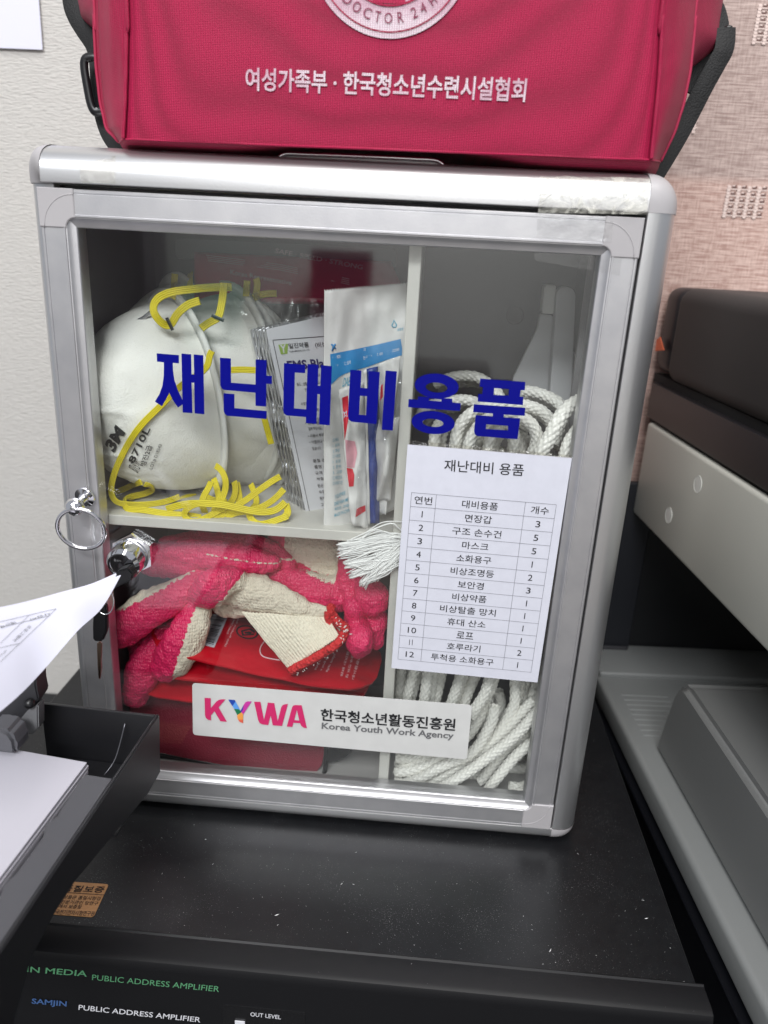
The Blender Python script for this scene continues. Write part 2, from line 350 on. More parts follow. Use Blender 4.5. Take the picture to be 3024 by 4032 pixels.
def slab(name, p00, p10, p11, p01, m, parent=None, thick=0.001, bulge=0.0, rad=0.02, wob=0.0, wsc=40, n=14, power=2.2, nring=8):
    """rounded, pillowed slab over the bilinear quad p00-p10-p11-p01 (rad = corner radius as a fraction)"""
    p00, p10, p11, p01 = map(Vector, (p00, p10, p11, p01))
    def q(s, t): return (p00 * (1 - s) + p10 * s) * (1 - t) + (p01 * (1 - s) + p11 * s) * t
    nrm = (p10 - p00).cross(p01 - p00).normalized()
    asp = (p10 - p00).length / max((p01 - p00).length, 1e-6); rs, rt = rad, rad * asp
    out = []
    for (cx, cy, a0) in ((1 - rs, rt, -90), (1 - rs, 1 - rt, 0), (rs, 1 - rt, 90), (rs, rt, 180)):
        for k in range(5):
            a = math.radians(a0 + 90 * k / 4); out.append((cx + rs * math.cos(a), cy + rt * math.sin(a)))
    loop = []
    for i in range(len(out)):
        a, b = out[i], out[(i + 1) % len(out)]; d = math.hypot(a[0] - b[0], a[1] - b[1]); k = max(1, int(d * n))
        for j in range(k): loop.append((a[0] + (b[0] - a[0]) * j / k, a[1] + (b[1] - a[1]) * j / k))
    L = len(loop); rings = [1 - (i / nring) ** 1.5 for i in range(nring)]
    vs, fs = [], []
    for side in (1, -1):
        for r in rings:
            for (s, t) in loop:
                ss, tt = 0.5 + (s - 0.5) * r, 0.5 + (t - 0.5) * r; p = q(ss, tt)
                off = side * (thick / 2 + bulge * (1 - r ** power))
                if wob: off += wob * noise.noise(p * wsc) * (1 if side == 1 else 0.8)
                vs.append(p + nrm * off)
        vs.append(q(.5, .5) + nrm * side * (thick / 2 + bulge))
    H = L * nring + 1
    for si, b in ((0, 0), (1, H)):
        for i in range(nring - 1):
            for k in range(L):
                l = (k + 1) % L; f = (b + i * L + k, b + i * L + l, b + (i + 1) * L + l, b + (i + 1) * L + k)
                fs.append(f if si == 0 else f[::-1])
        for k in range(L):
            l = (k + 1) % L; f = (b + (nring - 1) * L + k, b + (nring - 1) * L + l, b + H - 1); fs.append(f if si == 0 else f[::-1])
    for k in range(L):
        l = (k + 1) % L; fs.append((k, H + k, H + l, l))
    return smooth_angle(pd(name, vs, fs, m, parent), 50)

def curve_mesh(polys, tess=None):
    c = bpy.data.curves.new('tmp', 'CURVE'); c.dimensions = '2D'; c.fill_mode = 'BOTH'
    for p in polys:
        s = c.splines.new('POLY'); s.points.add(len(p) - 1)
        for i, q in enumerate(p): s.points[i].co = (q[0] * 100, q[1] * 100, 0, 1)
        s.use_cyclic_u = True
    o = bpy.data.objects.new('tmp', c); me = bpy.data.meshes.new_from_object(o)
    bpy.data.objects.remove(o); bpy.data.curves.remove(c)
    vs = [(v.co.x / 100, v.co.y / 100) for v in me.vertices]; fs = [tuple(p.vertices) for p in me.polygons]
    bpy.data.meshes.remove(me); return vs, fs
def shape_on_y(name, groups, y, m, parent=None, crop=None):
    """flat vinyl/ink shape on the plane y; groups = list of [outline, hole, ...] in crop pixels"""
    mb = MB()
    for g in groups:
        polys = [[(lambda q: (q.x, q.z))(at(*crop(*p), y=y)) for p in poly] for poly in g]
        vs, fs = curve_mesh(polys); mb.add([(a, y, b) for a, b in vs], fs)
    return mb.obj(name, m, parent)
_tc = {}
def text_mesh(body, bold=0.0, space=1.0):
    key = (body, bold, space)
    if key in _tc: return _tc[key]
    c = bpy.data.curves.new('t', 'FONT'); c.body = body; c.size = 1; c.offset = bold; c.resolution_u = 3; c.space_character = space
    o = bpy.data.objects.new('t', c); me = bpy.data.meshes.new_from_object(o)
    v = np.array([(p.co.x, p.co.y) for p in me.vertices]); f = [tuple(p.vertices) for p in me.polygons]
    bpy.data.objects.remove(o); bpy.data.curves.remove(c); bpy.data.meshes.remove(me)
    if len(v):
        mn, mx = v.min(0), v.max(0); v = (v - mn) / np.maximum(mx - mn, 1e-6)
    _tc[key] = (v, f); return v, f
def text_into(mb, body, bl, br, tl, lift=None, bold=0.0, shear=0.0, fn=None, space=1.0):
    v, f = text_mesh(body, bold, space); bl, br, tl = Vector(bl), Vector(br), Vector(tl); X = br - bl; Y = tl - bl
    L = Vector(lift) if lift else Vector((0, 0, 0))
    vs = []
    for s, t in v:
        p = bl + X * (s + shear * t) + Y * t + L
        vs.append(fn(p) if fn else p)
    mb.add(vs, f)
def text_obj(name, body, bl, br, tl, m, parent=None, **k):
    mb = MB(); text_into(mb, body, bl, br, tl, **k); return mb.obj(name, m, parent)

# ================================================================== setting
WALL_Y = 0.31
struct(boxobj('wall', (-1.4, WALL_Y, -0.8), (1.6, WALL_Y + 0.05, 1.9), wallm))
struct(boxobj('desk_top', (-1.2, -0.60, -0.16), (1.4, WALL_Y, -0.145), desk_m))

# the far side of the office, seen only as reflections
struct(boxobj('floor', (-3, -4.2, -0.80), (3, WALL_Y, -0.75), mat('office_floor', (120, 112, 106), .5)))
struct(boxobj('rear_wall', (-3, -4.25, -0.75), (3, -4.2, 1.9), mat('office_wall', (215, 214, 210), .8)))
t_ = thing('reflected_boxes', 'plain boxes added across the office, seen only as a faint reflection in the glass', 'reflected_boxes', (-.6, -3.9, -.75))  # unseen boxes added to vary the reflections in glass and metal
for k_, (x0, x1, z0, z1, c_) in enumerate(((-1.7, .4, -.75, -.25, (90, 84, 82)), (-2.2, -1.5, -.2, .5, (112, 106, 110)), (-1.3, -1.05, -.24, .1, (150, 190, 180)), (-.6, -.3, -.24, .32, (120, 66, 84)))): boxobj('reflection_box', (x0, -4.1, z0), (x1, -3.75, z1), mat('unit_%s' % 'abcd'[k_], c_, .6), t_)

# paper on the wall
p = at(168, 196, y=WALL_Y - 0.003); q2 = at(153, 0, y=WALL_Y - 0.003)
o = slab('wall_notice', (p.x - 0.21, WALL_Y - 0.001, p.z - 0.0), p, (q2.x + (q2.x - p.x) * 2.5, WALL_Y - 0.003, q2.z + (q2.z - p.z) * 2.5), (p.x - 0.21, WALL_Y - 0.001, q2.z + 0.17), paperb, None, 0.0003, 0, 0.001)
tag(o, 'blank white paper sheet stuck on the wallpaper at top left', 'paper')

# roller blind
bx0 = 0.155; BY = WALL_Y - 0.018
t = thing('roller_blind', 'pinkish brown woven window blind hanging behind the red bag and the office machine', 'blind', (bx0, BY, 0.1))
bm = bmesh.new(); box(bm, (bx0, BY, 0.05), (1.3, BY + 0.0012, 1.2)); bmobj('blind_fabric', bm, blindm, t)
motl = mat('motif_thread', (226, 206, 198), 0.6); motd = mat('motif_dark_thread', (110, 84, 78), 0.8)  # pale threads over the darker woven squares
mz = K(2400, 0, 624 / 1659)
def motif(X0, Y0, X1, Y1, nx, ny):
    a = at(*mz(X0, Y0), y=BY - 0.0006); b = at(*mz(X1, Y1), y=BY - 0.0006); g = MB(); h = MB()
    def quad(M_, x0, x1, z0, z1, yy): M_.add([(x0, yy, z0), (x1, yy, z0), (x1, yy, z1), (x0, yy, z1)], [(0, 1, 2, 3)])
    for i in range(nx):
        for j in range(ny):
            x = a.x + (b.x - a.x) * i / nx; z = a.z + (b.z - a.z) * j / ny; wx = (b.x - a.x) / nx; wz = (a.z - b.z) / ny
            if (i + j) % 2: quad(h, x, x + wx * .9, z - wz * .9, z, BY - 0.0004)
            quad(g, x, x + wx * (1.0 if j % 2 else .55), z - wz * .35, z, BY - 0.0007)
            if i % 2 == 0: quad(g, x + wx * .1, x + wx * .75, z - wz * .9, z - wz * .1, BY - 0.0009)
    h.obj('woven_square', motd, t); g.obj('woven_square', motl, t)
motif(1235, 1935, 1590, 2300, 8, 10); motif(790, 1080, 905, 1400, 3, 9); motif(1560, 40, 1800, 480, 6, 12); motif(1900, 1080, 2200, 1400, 8, 9)

# ================================================================== amplifier
ZB = -0.0125
AX0, AX1, AYF = -0.235, 0.2187, -0.1095
t = thing('public_address_amplifier', 'black public address amplifier under the cabinet, dusty top and printed front panel', 'amplifier', (0, 0.05, ZB))
bm = bmesh.new(); box(bm, (AX0, -0.0925, -0.13), (AX1 - 0.003, 0.285, ZB), 0.0006, 1); smooth_angle(bmobj('case', bm, amp_m, t))
# front fascia: profile swept along x
prof = [(-0.0918, -0.0130), (-0.0921, -0.0118), (-0.0926, -0.0117), (-0.0936, -0.0124), (-0.1060, -0.0126), (-0.1085, -0.0138), (-0.1096, -0.0160), (-0.1098, -0.0190), (-0.1098, -0.060), (-0.1098, -0.125), (-0.0930, -0.125)]
vs = []; fs = []
for x in (AX0, AX1 + 0.0005):
    for (y, z) in prof: vs.append((x, y, z))
n = len(prof)
for k in range(n): fs.append((k, (k + 1) % n, n + (k + 1) % n, n + k))
fs += [tuple(range(n)), tuple(range(2 * n - 1, n - 1, -1))]
smooth_angle(pd('fascia', vs, fs, mat('fascia_black', (20, 20, 22), .42, 0, (1800, .15, .0003), spec=.25), t), 25)
kf = K(200, 3500, 1100 / 1659)
YF = -0.1101
def atf(X, Y): return at(*kf(X, Y), y=YF)
pn = boxobj('display_window', (atf(1020, 760).x, -0.1102, -0.090), (atf(1510, 760).x, -0.1096, at(*kf(1020, 690), y=-0.1102).z), amp_front_m, t)
m_ = MB()
text_into(m_, 'PUBLIC ADDRESS AMPLIFIER', atf(244, 541), atf(998, 612), atf(247, 508)); m_.obj('lettering', greenink, t)['label'] = 'green lettering PUBLIC ADDRESS AMPLIFIER'
text_obj('lettering', 'SAMJIN MEDIA', atf(-330, 490), atf(212, 532), atf(-326, 445), greenink, t, bold=0.012)
YF = -0.1104
text_obj('lettering', 'PUBLIC ADDRESS AMPLIFIER', atf(164, 718), atf(886, 793), atf(167, 688), whiteink, t, bold=0.006)
text_obj('lettering', 'SAMJIN', atf(-115, 690), atf(92, 708), atf(-112, 650), blueink, t, bold=0.02)
text_obj('lettering', 'OUT LEVEL', atf(1185, 756), atf(1366, 775), atf(1186, 732), whiteink, t, bold=0.004)
for X in (1095,):
    a, b = atf(X, 802), atf(X + 58, 786); boxobj('level_lamp', (a.x, YF - 0.0006, a.z), (b.x, YF, b.z), whiteink, t)
a, b = at(*kf(1212 * 1 + 0, 792), y=YF), atf(1212 + 520, 792)
# dust
dm = mat('dust_speck', (205, 205, 205), 0.6)
g = MB(); rnd = random.Random(3)
for i in range(1100):
    x = rnd.uniform(-0.13, 0.21); y = rnd.triangular(-0.109, 0.02, -0.09) if rnd.random() < .8 else rnd.uniform(-0.1, 0.27)
    s = rnd.choice([0.00006] * 12 + [0.0001] * 5 + [0.00018]); zz = ZB if y > -0.092 else -0.0127
    a = rnd.uniform(0, 6.3); l = s * rnd.choice([1, 1, 2, 4]); dx, dy = math.cos(a) * l, math.sin(a) * l
    g.add([(x - dx, y - dy, zz), (x + dy * s / l, y - dx * s / l, zz), (x + dx, y + dy, zz), (x, y, zz + s * 1.2)], [(0, 1, 3), (1, 2, 3), (2, 0, 3)])
for (u, v, l) in ((1090, 3602, .0016), (2532, 3545, .0009), (2545, 3616, .0013), (1345, 3480, .001), (2275, 3362, .0008), (810, 3305, .0007), (2166, 3742, .0016), (838, 3403, .0006), (638, 3440, .0006), (1620, 3795, .0006)):
    c = at(u, v, z=ZB); a = rnd.uniform(0, 3); dx, dy = math.cos(a) * l, math.sin(a) * l
    g.add([c + Vector((-dx, -dy, 0)), c + Vector((dy * .25, -dx * .25, 0)), c + Vector((dx, dy, 0)), c + Vector((0, 0, .0003))], [(0, 1, 3), (1, 2, 3), (2, 0, 3)])
o = g.obj('dust', dm); o['kind'] = 'stuff'; o['label'] = 'white dust specks on the black amplifier top'; o['category'] = 'dust'
# quality sticker
ks = K(200, 3350, 300 / 1659); sz = ZB + 0.0002
def ats(X, Y): return at(*ks(X, Y), z=sz)
o = slab('quality_sticker', ats(-60, 1380), ats(930, 1448), ats(1265, 730), ats(300, 665), bronze, None, 0.0002, 0, 0.06)
t = tag(o, 'copper coloured certification sticker with Korean print on the amplifier top', 'sticker')
m_ = MB(); sz = ZB + 0.0005
text_into(m_, '품질보증', ats(220, 880), ats(1125, 915), ats(310, 740), bold=0.01)
for i, (s_, xl, xr, yb, yt) in enumerate((('본상품은 품질시험검', 150, 1060, 1035, 955), ('사전문기관인 당연구', 100, 1010, 1140, 1060), ('소에서 보증함', 50, 650, 1235, 1155), ('한국전기전자시험연구원', 0, 930, 1375, 1270))):
    text_into(m_, s_, ats(xl, yb), ats(xr, yb + 45 * (xr - xl) / 900), ats(xl + 45, yt), bold=0.006)
a, b = ats(270, 905), ats(1165, 965); c = ats(275, 895)
m_.add([a, b, b + (c - a), c], [(0, 1, 2, 3)])
m_.obj('lettering', ink, t)

# ================================================================== display cabinet
cab = thing('display_cabinet', 'aluminium framed glass door cabinet packed with rescue supplies, blue Korean lettering on the glass', 'cabinet', (0.003, 0.07, ZB))
IX0, IX1, IZ0, IZ1 = -0.1480, 0.1512, 0.0, 0.3700
DEP = 0.150
# body frame: profile in (d outward 0..1, y), swept round the opening
prof = [(0, DEP), (0.0, 0.020), (0.0, 0.0005), (0.02, 0.0), (0.30, -0.0002), (0.50, 0.0006), (0.68, 0.0025), (0.82, 0.0055), (0.92, 0.0095), (0.98, 0.0140), (1.0, 0.0190), (1.0, DEP)]
def front(xm):  # the rail on the lock side sits behind the door
    return 0.0138
RW = dict(l=0.0148, r=0.0172, t=0.0185, b=0.0122)
def ring(stations, name, m):
    vs, fs = [], []; n = len(prof)
    for st in stations:
        for (d, y) in prof: vs.append(st(d, y))
    for i in range(len(stations) - 1):
        for k in range(n - 1):
            fs.append((i * n + k, i * n + k + 1, (i + 1) * n + k + 1, (i + 1) * n + k))
    return smooth_angle(pd(name, vs, fs, m, cab), 30)
def lofs(f): return lambda y: y + f * (1 - min(max((y - 0.0) / 0.03, 0), 1)) * 0.0138
CAPX = 0.0
def rail(kind):
    if kind == 'l': st = [lambda d, y, z=z: Vector((IX0 - d * RW['l'], lofs(1)(y), z)) for z in (IZ0 , IZ1)]
    if kind == 'r': st = [lambda d, y, z=z: Vector((IX1 + d * RW['r'], y, z)) for z in (IZ1, IZ0)]
    if kind == 't': st = [lambda d, y, x=x: Vector((x, y, IZ1 + d * RW['t'])) for x in (IX0 + .0, IX1)]
    if kind == 'b': st = [lambda d, y, x=x: Vector((x, y, IZ0 - d * RW['b'])) for x in (IX1, IX0)]
    return st
for kd in 'lrtb': ring(rail(kd), 'rail', alu)
def cornercap(cx, cz, sx, wx, sz, wz, f0, f1, flip):
    st = []
    for k in range(11):
        a = math.pi / 2 * k / 10; f = f0 + (f1 - f0) * k / 10
        e = 0.86  # squarer than a circle
        ca, sa = math.copysign(abs(math.cos(a)) ** e, 1), math.copysign(abs(math.sin(a)) ** e, 1)
        st.append(lambda d, y, ca=ca, sa=sa, f=f: Vector((cx + sx * wx * d * ca * 1.02, lofs(f)(y) - 0.0003, cz + sz * wz * d * sa * 1.02)))
    ring(st, 'corner_cap', capm)
cornercap(IX0, IZ1, -1, RW['l'], 1, RW['t'], .85, 0, 0); cornercap(IX1, IZ1, 1, RW['r'], 1, RW['t'], 0, 0, 1)
cornercap(IX0, IZ0, -1, RW['l'], -1, RW['b'], 1, 0, 1); cornercap(IX1, IZ0, 1, RW['r'], -1, RW['b'], 0, 0, 0)
# panels
bm = bmesh.new(); box(bm, (IX0, DEP - 0.002, IZ0), (IX1, DEP, IZ1)); bmobj('back_panel', bm, back_m, cab)
for x in (IX0 + 0.0012, IX1 - 0.0027): boxobj('side_panel', (x, 0.02, IZ0), (x + 0.0015, DEP - 0.002, IZ1), back_m, cab)
boxobj('side_lip', (IX1 - 0.013, 0.060, IZ0), (IX1 - 0.0028, 0.064, IZ1), mat('lip_grey', (135, 133, 134), 0.5), cab)
boxobj('floor_panel', (IX0, 0.02, IZ0 + 0.0003), (IX1, DEP - 0.002, IZ0 + 0.002), mat('floor_grey', (160, 158, 156), .5), cab)
boxobj('roof_panel', (IX0, 0.02, IZ1 - 0.002), (IX1, DEP - 0.002, IZ1 - 0.0002), back_m, cab)
PX0, PX1 = 0.0372, 0.0437
boxobj('partition', (PX0, 0.0135, IZ0 + 0.002), (PX1, DEP - 0.002, IZ1 - 0.002), white_pl, cab, 0.0004, 1)
SZ0, SZ1 = 0.1835, 0.1898
boxobj('shelf', (IX0 + 0.003, 0.0137, SZ0), (PX0, DEP - 0.002, SZ1), white_pl, cab, 0.0004, 1)
# door: origin 0.30 x 0.367
DW, DH = 0.1500, 0.3673
dprof = [(0.0, 0.0120), (0.0, 0.0006), (0.0006, 0.0), (0.0016, 0.0), (0.0018, 0.0004), (0.0022, 0.0004), (0.0024, -0.0001), (0.0118, -0.0001), (0.0120, -0.0006), (0.0128, -0.0006), (0.0130, -0.0001), (0.0136, 0.0), (0.0142, 0.0006), (0.0158, 0.0013), (0.0176, 0.0018), (0.0180, 0.0023), (0.0180, 0.0120)]
door = cab
def drail(side):
    n = len(dprof); vs, fs = [], []
    for e in (0, 1):
        for (s, y) in dprof:
            if side == 't': x = (-DW + s) if e == 0 else (DW - s); vs.append((x, y, DH - s))
            if side == 'b': x = (DW - s) if e == 0 else (-DW + s); vs.append((x, y, s))
            if side == 'l': z = s if e == 0 else DH - s; vs.append((-DW + s, y, z))
            if side == 'r': z = DH - s if e == 0 else s; vs.append((DW - s, y, z))
    for k in range(n - 1): fs.append((k, k + 1, n + k + 1, n + k))
    return smooth_angle(pd('door_rail', vs, fs, alu2, door), 28)
for sd in 'tblr': drail(sd)
def dcap(sx, sz):
    C = 0.0186; r = 0.0052; i0 = 0.0136
    pts = [(0, 0), (C, 0), (C, i0)]
    cxn, cyn = i0 + r, i0 + r
    for k in range(7):
        a = math.radians(270 - 90 * k / 6); pts.append((cxn + r * math.cos(a), cyn + r * math.sin(a)))
    pts[3:] = [p_ for p_ in pts[3:] if p_[0] <= C + 1e-6 and p_[1] <= C + 1e-6]
    pts += [(i0, C), (0, C)]
    n = len(pts); vs = []; fs = []
    def W(p_, y): return Vector((sx * (DW + 0.0002 - p_[0]), y, (DH + 0.0002 - p_[1]) if sz > 0 else (p_[1] - 0.0002)))
    ins = 0.0003
    for (y, i_) in ((0.0119, 0), (-0.0004, 0), (-0.0008, ins)):
        for p_ in pts:
            c_ = (0.007, 0.007); vs.append(W((p_[0] + (c_[0] - p_[0]) * i_ / 0.007, p_[1] + (c_[1] - p_[1]) * i_ / 0.007), y))
    for L_ in (0, 1):
        for k in range(n): fs.append((L_ * n + k, L_ * n + (k + 1) % n, (L_ + 1) * n + (k + 1) % n, (L_ + 1) * n + k))
    fs.append(tuple(2 * n + k for k in range(n)))
    o = pd('door_corner', vs, fs, capm, door)
    bm_ = bmesh.new(); bm_.from_mesh(o.data); bmesh.ops.recalc_face_normals(bm_, faces=bm_.faces); bmesh.ops.triangulate(bm_, faces=[f for f in bm_.faces if len(f.verts) > 4]); bm_.to_mesh(o.data); bm_.free()
    # moulded arc line
    P = [W((0.0186 - 0.0160 * math.sin(math.radians(a)), 0.0186 - 0.0160 * math.cos(math.radians(a))), -0.0008) for a in range(0, 91, 9)]
    tube('moulded_arc', P, 0.00022, capm, o, 6)
for sx in (-1, 1):
    for sz_ in (-1, 1): dcap(sx, sz_)
boxobj('glass_pane', (-DW + 0.0176, 0.0030, 0.0176), (DW - 0.0176, 0.0050, DH - 0.0176), glass, door)
GY = 0.0028
# big blue lettering cut from vinyl
k1, k2, k3 = K(600, 1360, 500 / 1659), K(1100, 1400, 500 / 1659), K(1600, 1440, 500 / 1659)
def ell(cx, cy, rx, ry, rot=5, n=40):
    r = math.radians(rot); return [(cx + rx * math.cos(a) * math.cos(r) - ry * math.sin(a) * math.sin(r), cy + rx * math.cos(a) * math.sin(r) + ry * math.sin(a) * math.cos(r)) for a in [2 * math.pi * i / n for i in range(n)]]
G1 = [[[(55, 103), (347, 127), (347, 235), (267, 228), (270, 330), (288, 450), (330, 580), (395, 715), (395, 770), (335, 812), (270, 720), (220, 620), (180, 700), (125, 795), (32, 735), (90, 640), (130, 530), (148, 400), (150, 222), (60, 212)]],
      [[(380, 106), (507, 116), (512, 378), (545, 380), (540, 118), (665, 128), (680, 900), (552, 888), (546, 488), (513, 487), (523, 885), (396, 877)]],
      [[(883, 160), (1026, 170), (1028, 487), (1347, 512), (1350, 182), (1493, 194), (1490, 395), (1563, 400), (1560, 505), (1490, 500), (1486, 800), (1348, 790), (1346, 618), (935, 582), (905, 560), (888, 520)]],
      [[(930, 625), (1072, 635), (1072, 820), (1494, 858), (1492, 962), (985, 920), (950, 900), (932, 860)]]]
G2 = [[[(60, 98), (338, 122), (337, 230), (203, 222), (193, 690), (350, 703), (368, 110), (510, 122), (503, 395), (535, 397), (545, 125), (686, 138), (658, 912), (519, 900), (530, 505), (498, 503), (484, 895), (346, 882), (347, 803), (95, 782), (62, 760), (50, 715)]],
      [[(927, 185), (1072, 195), (1062, 420), (1160, 430), (1168, 203), (1312, 215), (1268, 895), (945, 865), (910, 840), (897, 790)], [(1055, 525), (1145, 533), (1133, 780), (1040, 772)]],
      [[(1388, 195), (1535, 207), (1482, 980), (1338, 968)]]]
G3 = [[ell(396, 265, 288, 162), ell(393, 285, 142, 65)],
      [[(30, 435), (150, 445), (152, 400), (600, 432), (602, 482), (712, 490), (700, 593), (23, 542)], [(297, 425), (460, 440), (457, 467), (293, 455)]],
      [ell(350, 742, 283, 150), ell(348, 747, 138, 53)],
      [[(965, 168), (1555, 212), (1548, 322), (1492, 318), (1482, 403), (1530, 408), (1522, 515), (932, 468), (940, 368), (992, 370), (1000, 280), (957, 275)], [(1147, 292), (1342, 305), (1335, 390), (1140, 382)]],
      [[(882, 503), (1554, 550), (1546, 655), (1275, 638), (1270, 675), (1487, 688), (1452, 960), (925, 918), (895, 895), (885, 850), (907, 645), (1130, 662), (1132, 625), (872, 606)], [(1043, 765), (1330, 785), (1325, 845), (1037, 827)]]]
mb = MB()
for G, kk in ((G1, k1), (G2, k2), (G3, k3)):
    for gi, g_ in enumerate(G):
        yy = GY - (0.00002 * gi)
        polys = [[(lambda q: (q.x, q.z))(at(*kk(*p_), y=yy)) for p_ in poly] for poly in g_]
        vs, fs = curve_mesh(polys); mb.add([(a_, yy, b_) for a_, b_ in vs], fs)
mb.obj('lettering', blue_v, cab)['label'] = 'blue vinyl lettering 재난대비용품'
# carrying handle on top
kh = K(900, 0, 1200 / 1659)
hz = IZ1 + RW['t']
P = [at(*kh(255, 862), y=0.019), at(*kh(300, 840), y=0.019), at(*kh(420, 840), y=0.019), at(*kh(700, 850), y=0.019), at(*kh(1000, 864), y=0.019), at(*kh(1140, 876), y=0.019), at(*kh(1195, 897), y=0.019)]
P[0].z = hz - 0.003; P[-1].z = hz - 0.003
tube('top_handle', catmull(P, 6), 0.0012, chrome, cab, 12)
hp_ = [(258, 868), (300, 842), (420, 838), (700, 850), (1000, 864), (1140, 878), (1192, 900), (1190, 925), (700, 900), (258, 885)]
A = [at(*kh(*q_), y=.0195) for q_ in hp_]; bm = bmesh.new(); a_ = [bm.verts.new(v) for v in A]; b_ = [bm.verts.new(v + Vector((0, .002, 0))) for v in A]; bm.faces.new(a_); bm.faces.new(b_[::-1])
for k in range(len(A)): bm.faces.new((a_[k], b_[k], b_[(k + 1) % len(A)], a_[(k + 1) % len(A)]))
bmobj('handle_plate', bm, mat('handle_satin', (226, 226, 222), .5, 0), cab)
# ring pull
kr = K(150, 1900, 500 / 1106)
def sphere(name, c, r, m, parent, sc=(1, 1, 1), seg=24):
    bm_ = bmesh.new(); bmesh.ops.create_uvsphere(bm_, u_segments=seg, v_segments=seg // 2, radius=r)
    bmesh.ops.scale(bm_, vec=sc, verts=bm_.verts); bmesh.ops.translate(bm_, vec=Vector(c), verts=bm_.verts); return bmobj(name, bm_, m, parent, True)
def lathe(name, prof_, c, axis, m, parent, n=32, smooth=40):
    """prof_ = (radius, distance along axis)"""
    ax = Vector(axis).normalized(); u = ax.orthogonal().normalized(); v = ax.cross(u); vs, fs = [], []
    for (r, h) in prof_:
        for k in range(n):
            a = 2 * math.pi * k / n; vs.append(Vector(c) + ax * h + (u * math.cos(a) + v * math.sin(a)) * r)
    for i in range(len(prof_) - 1):
        for k in range(n):
            l = (k + 1) % n; fs.append((i * n + k, i * n + l, (i + 1) * n + l, (i + 1) * n + k))
    fs.append(tuple(range(n - 1, -1, -1))); fs.append(tuple((len(prof_) - 1) * n + k for k in range(n)))
    return smooth_angle(pd(name, vs, fs, m, parent), smooth)
ball = at(*kr(310, 235), y=-0.013)
rp = lathe('ring_pull', [(0.0058, 0), (0.0058, 0.0012), (0.0030, 0.0020), (0.0022, 0.0045), (0.0024, 0.0075), (0.0042, 0.0085), (0.0052, 0.0105), (0.0052, 0.0125), (0.0040, 0.0150), (0.0018, 0.0162), (0.0002, 0.0165)], (ball.x + 0.0012, -0.0002, ball.z + 0.0035), (-0.10, -1, -0.22), chrome, cab)
rc = at(*kr(375, 405), y=-0.0125); P = []
for k in range(48):
    a = 2 * math.pi * k / 48; P.append(rc + Vector((math.cos(a) * 0.0128, -0.0025 * math.sin(a) + 0.0015 * math.cos(a), math.sin(a) * 0.0128)))
tube('ring', P, 0.00125, chrome, rp, 12, closed=True)
# lock
lk = at(*kr(735, 735), y=-0.009); lc = Vector((lk.x + 0.001, 0.0030, lk.z + 0.003))
ax = Vector((-0.06, -1, -0.12))
lock = lathe('lock', [(0.0112, -0.001), (0.0112, 0.0030), (0.0105, 0.0034), (0.0104, 0.0095), (0.0100, 0.0118), (0.0082, 0.0142), (0.0076, 0.0142), (0.0073, 0.0132), (0.0010, 0.0130)], lc, ax, chrome, cab, 36, 25)
bm = bmesh.new(); bmesh.ops.create_cone(bm, cap_ends=True, segments=6, radius1=0.0128, radius2=0.0128, depth=0.0026)
bmesh.ops.rotate(bm, cent=(0, 0, 0), matrix=Matrix.Rotation(math.pi / 2, 3, 'X'), verts=bm.verts); bmesh.ops.translate(bm, vec=lc + Vector((0.0012, -0.0016, 0.001)), verts=bm.verts)
bmobj('lock_nut', bm, chrome, lock)
fc = lc + ax.normalized() * 0.0133
text_obj('lock_number', '626', fc + Vector((-0.0045, -0.0001, 0.0022)), fc + Vector((0.0, -0.0001, 0.0026)), fc + Vector((-0.0043, -0.0001, 0.0045)), ink_grey, lock, bold=0.02)
# glass tape of corner: crumpled strip over the top right corner
tp = K(2000, 640, 0.48)
def strip_patch(name, P2, y, m, nx=26, ny=16, amp=0.0006, parent=None, fy=None, sc=120):
    a, b, c, d = P2; vs, fs = [], []
    for j in range(ny + 1):
        for i in range(nx + 1):
            s, t_ = i / nx, j / ny
            u = (a[0] * (1 - s) + b[0] * s) * (1 - t_) + (d[0] * (1 - s) + c[0] * s) * t_
            v = (a[1] * (1 - s) + b[1] * s) * (1 - t_) + (d[1] * (1 - s) + c[1] * s) * t_
            yy = fy(s, t_) if fy else y
            p_ = at(u, v, y=yy); p_.y -= abs(noise.noise(p_ * sc)) * amp * 2 + abs(noise.noise(p_ * sc * 3)) * amp * .7; vs.append(p_)
    for j in range(ny):
        for i in range(nx):
            k = j * (nx + 1) + i; fs.append((k, k + 1, k + nx + 2, k + nx + 1))
    return pd(name, vs, fs, m, parent, True)
o = strip_patch('adhesive_tape', [(2128, 690), (2560, 700), (2548, 845), (2118, 838)], 0.0, tape, 40, 20, 0.0014, None, lambda s, t_: 0.0072 - 0.0078 * math.sqrt(max(0, 1 - (1 - t_) ** 2)) - 0.0008, 95)
cr_ = bpy.data.materials.new('crumpled_tape'); cr_.use_nodes = True; n_t = cr_.node_tree; pb_ = n_t.nodes['Principled BSDF']; pb_.inputs['Base Color'].default_value = lin((236, 234, 222)); pb_.inputs['Roughness'].default_value = .16
nz_ = n_t.nodes.new('ShaderNodeTexNoise'); nz_.inputs['Scale'].default_value = 130; nz_.inputs['Detail'].default_value = 6; nz_.inputs['Distortion'].default_value = 1.2
tc_ = n_t.nodes.new('ShaderNodeTexCoord'); n_t.links.new(tc_.outputs['Object'], nz_.inputs['Vector'])
rp2 = n_t.nodes.new('ShaderNodeValToRGB'); rp2.color_ramp.elements[0].position = .38; rp2.color_ramp.elements[1].position = .66; rp2.color_ramp.elements[0].color = (.10, .10, .10, 1); rp2.color_ramp.elements[1].color = (.50, .50, .50, 1)
n_t.links.new(nz_.outputs['Fac'], rp2.inputs[0]); n_t.links.new(rp2.outputs[0], pb_.inputs['Alpha'])
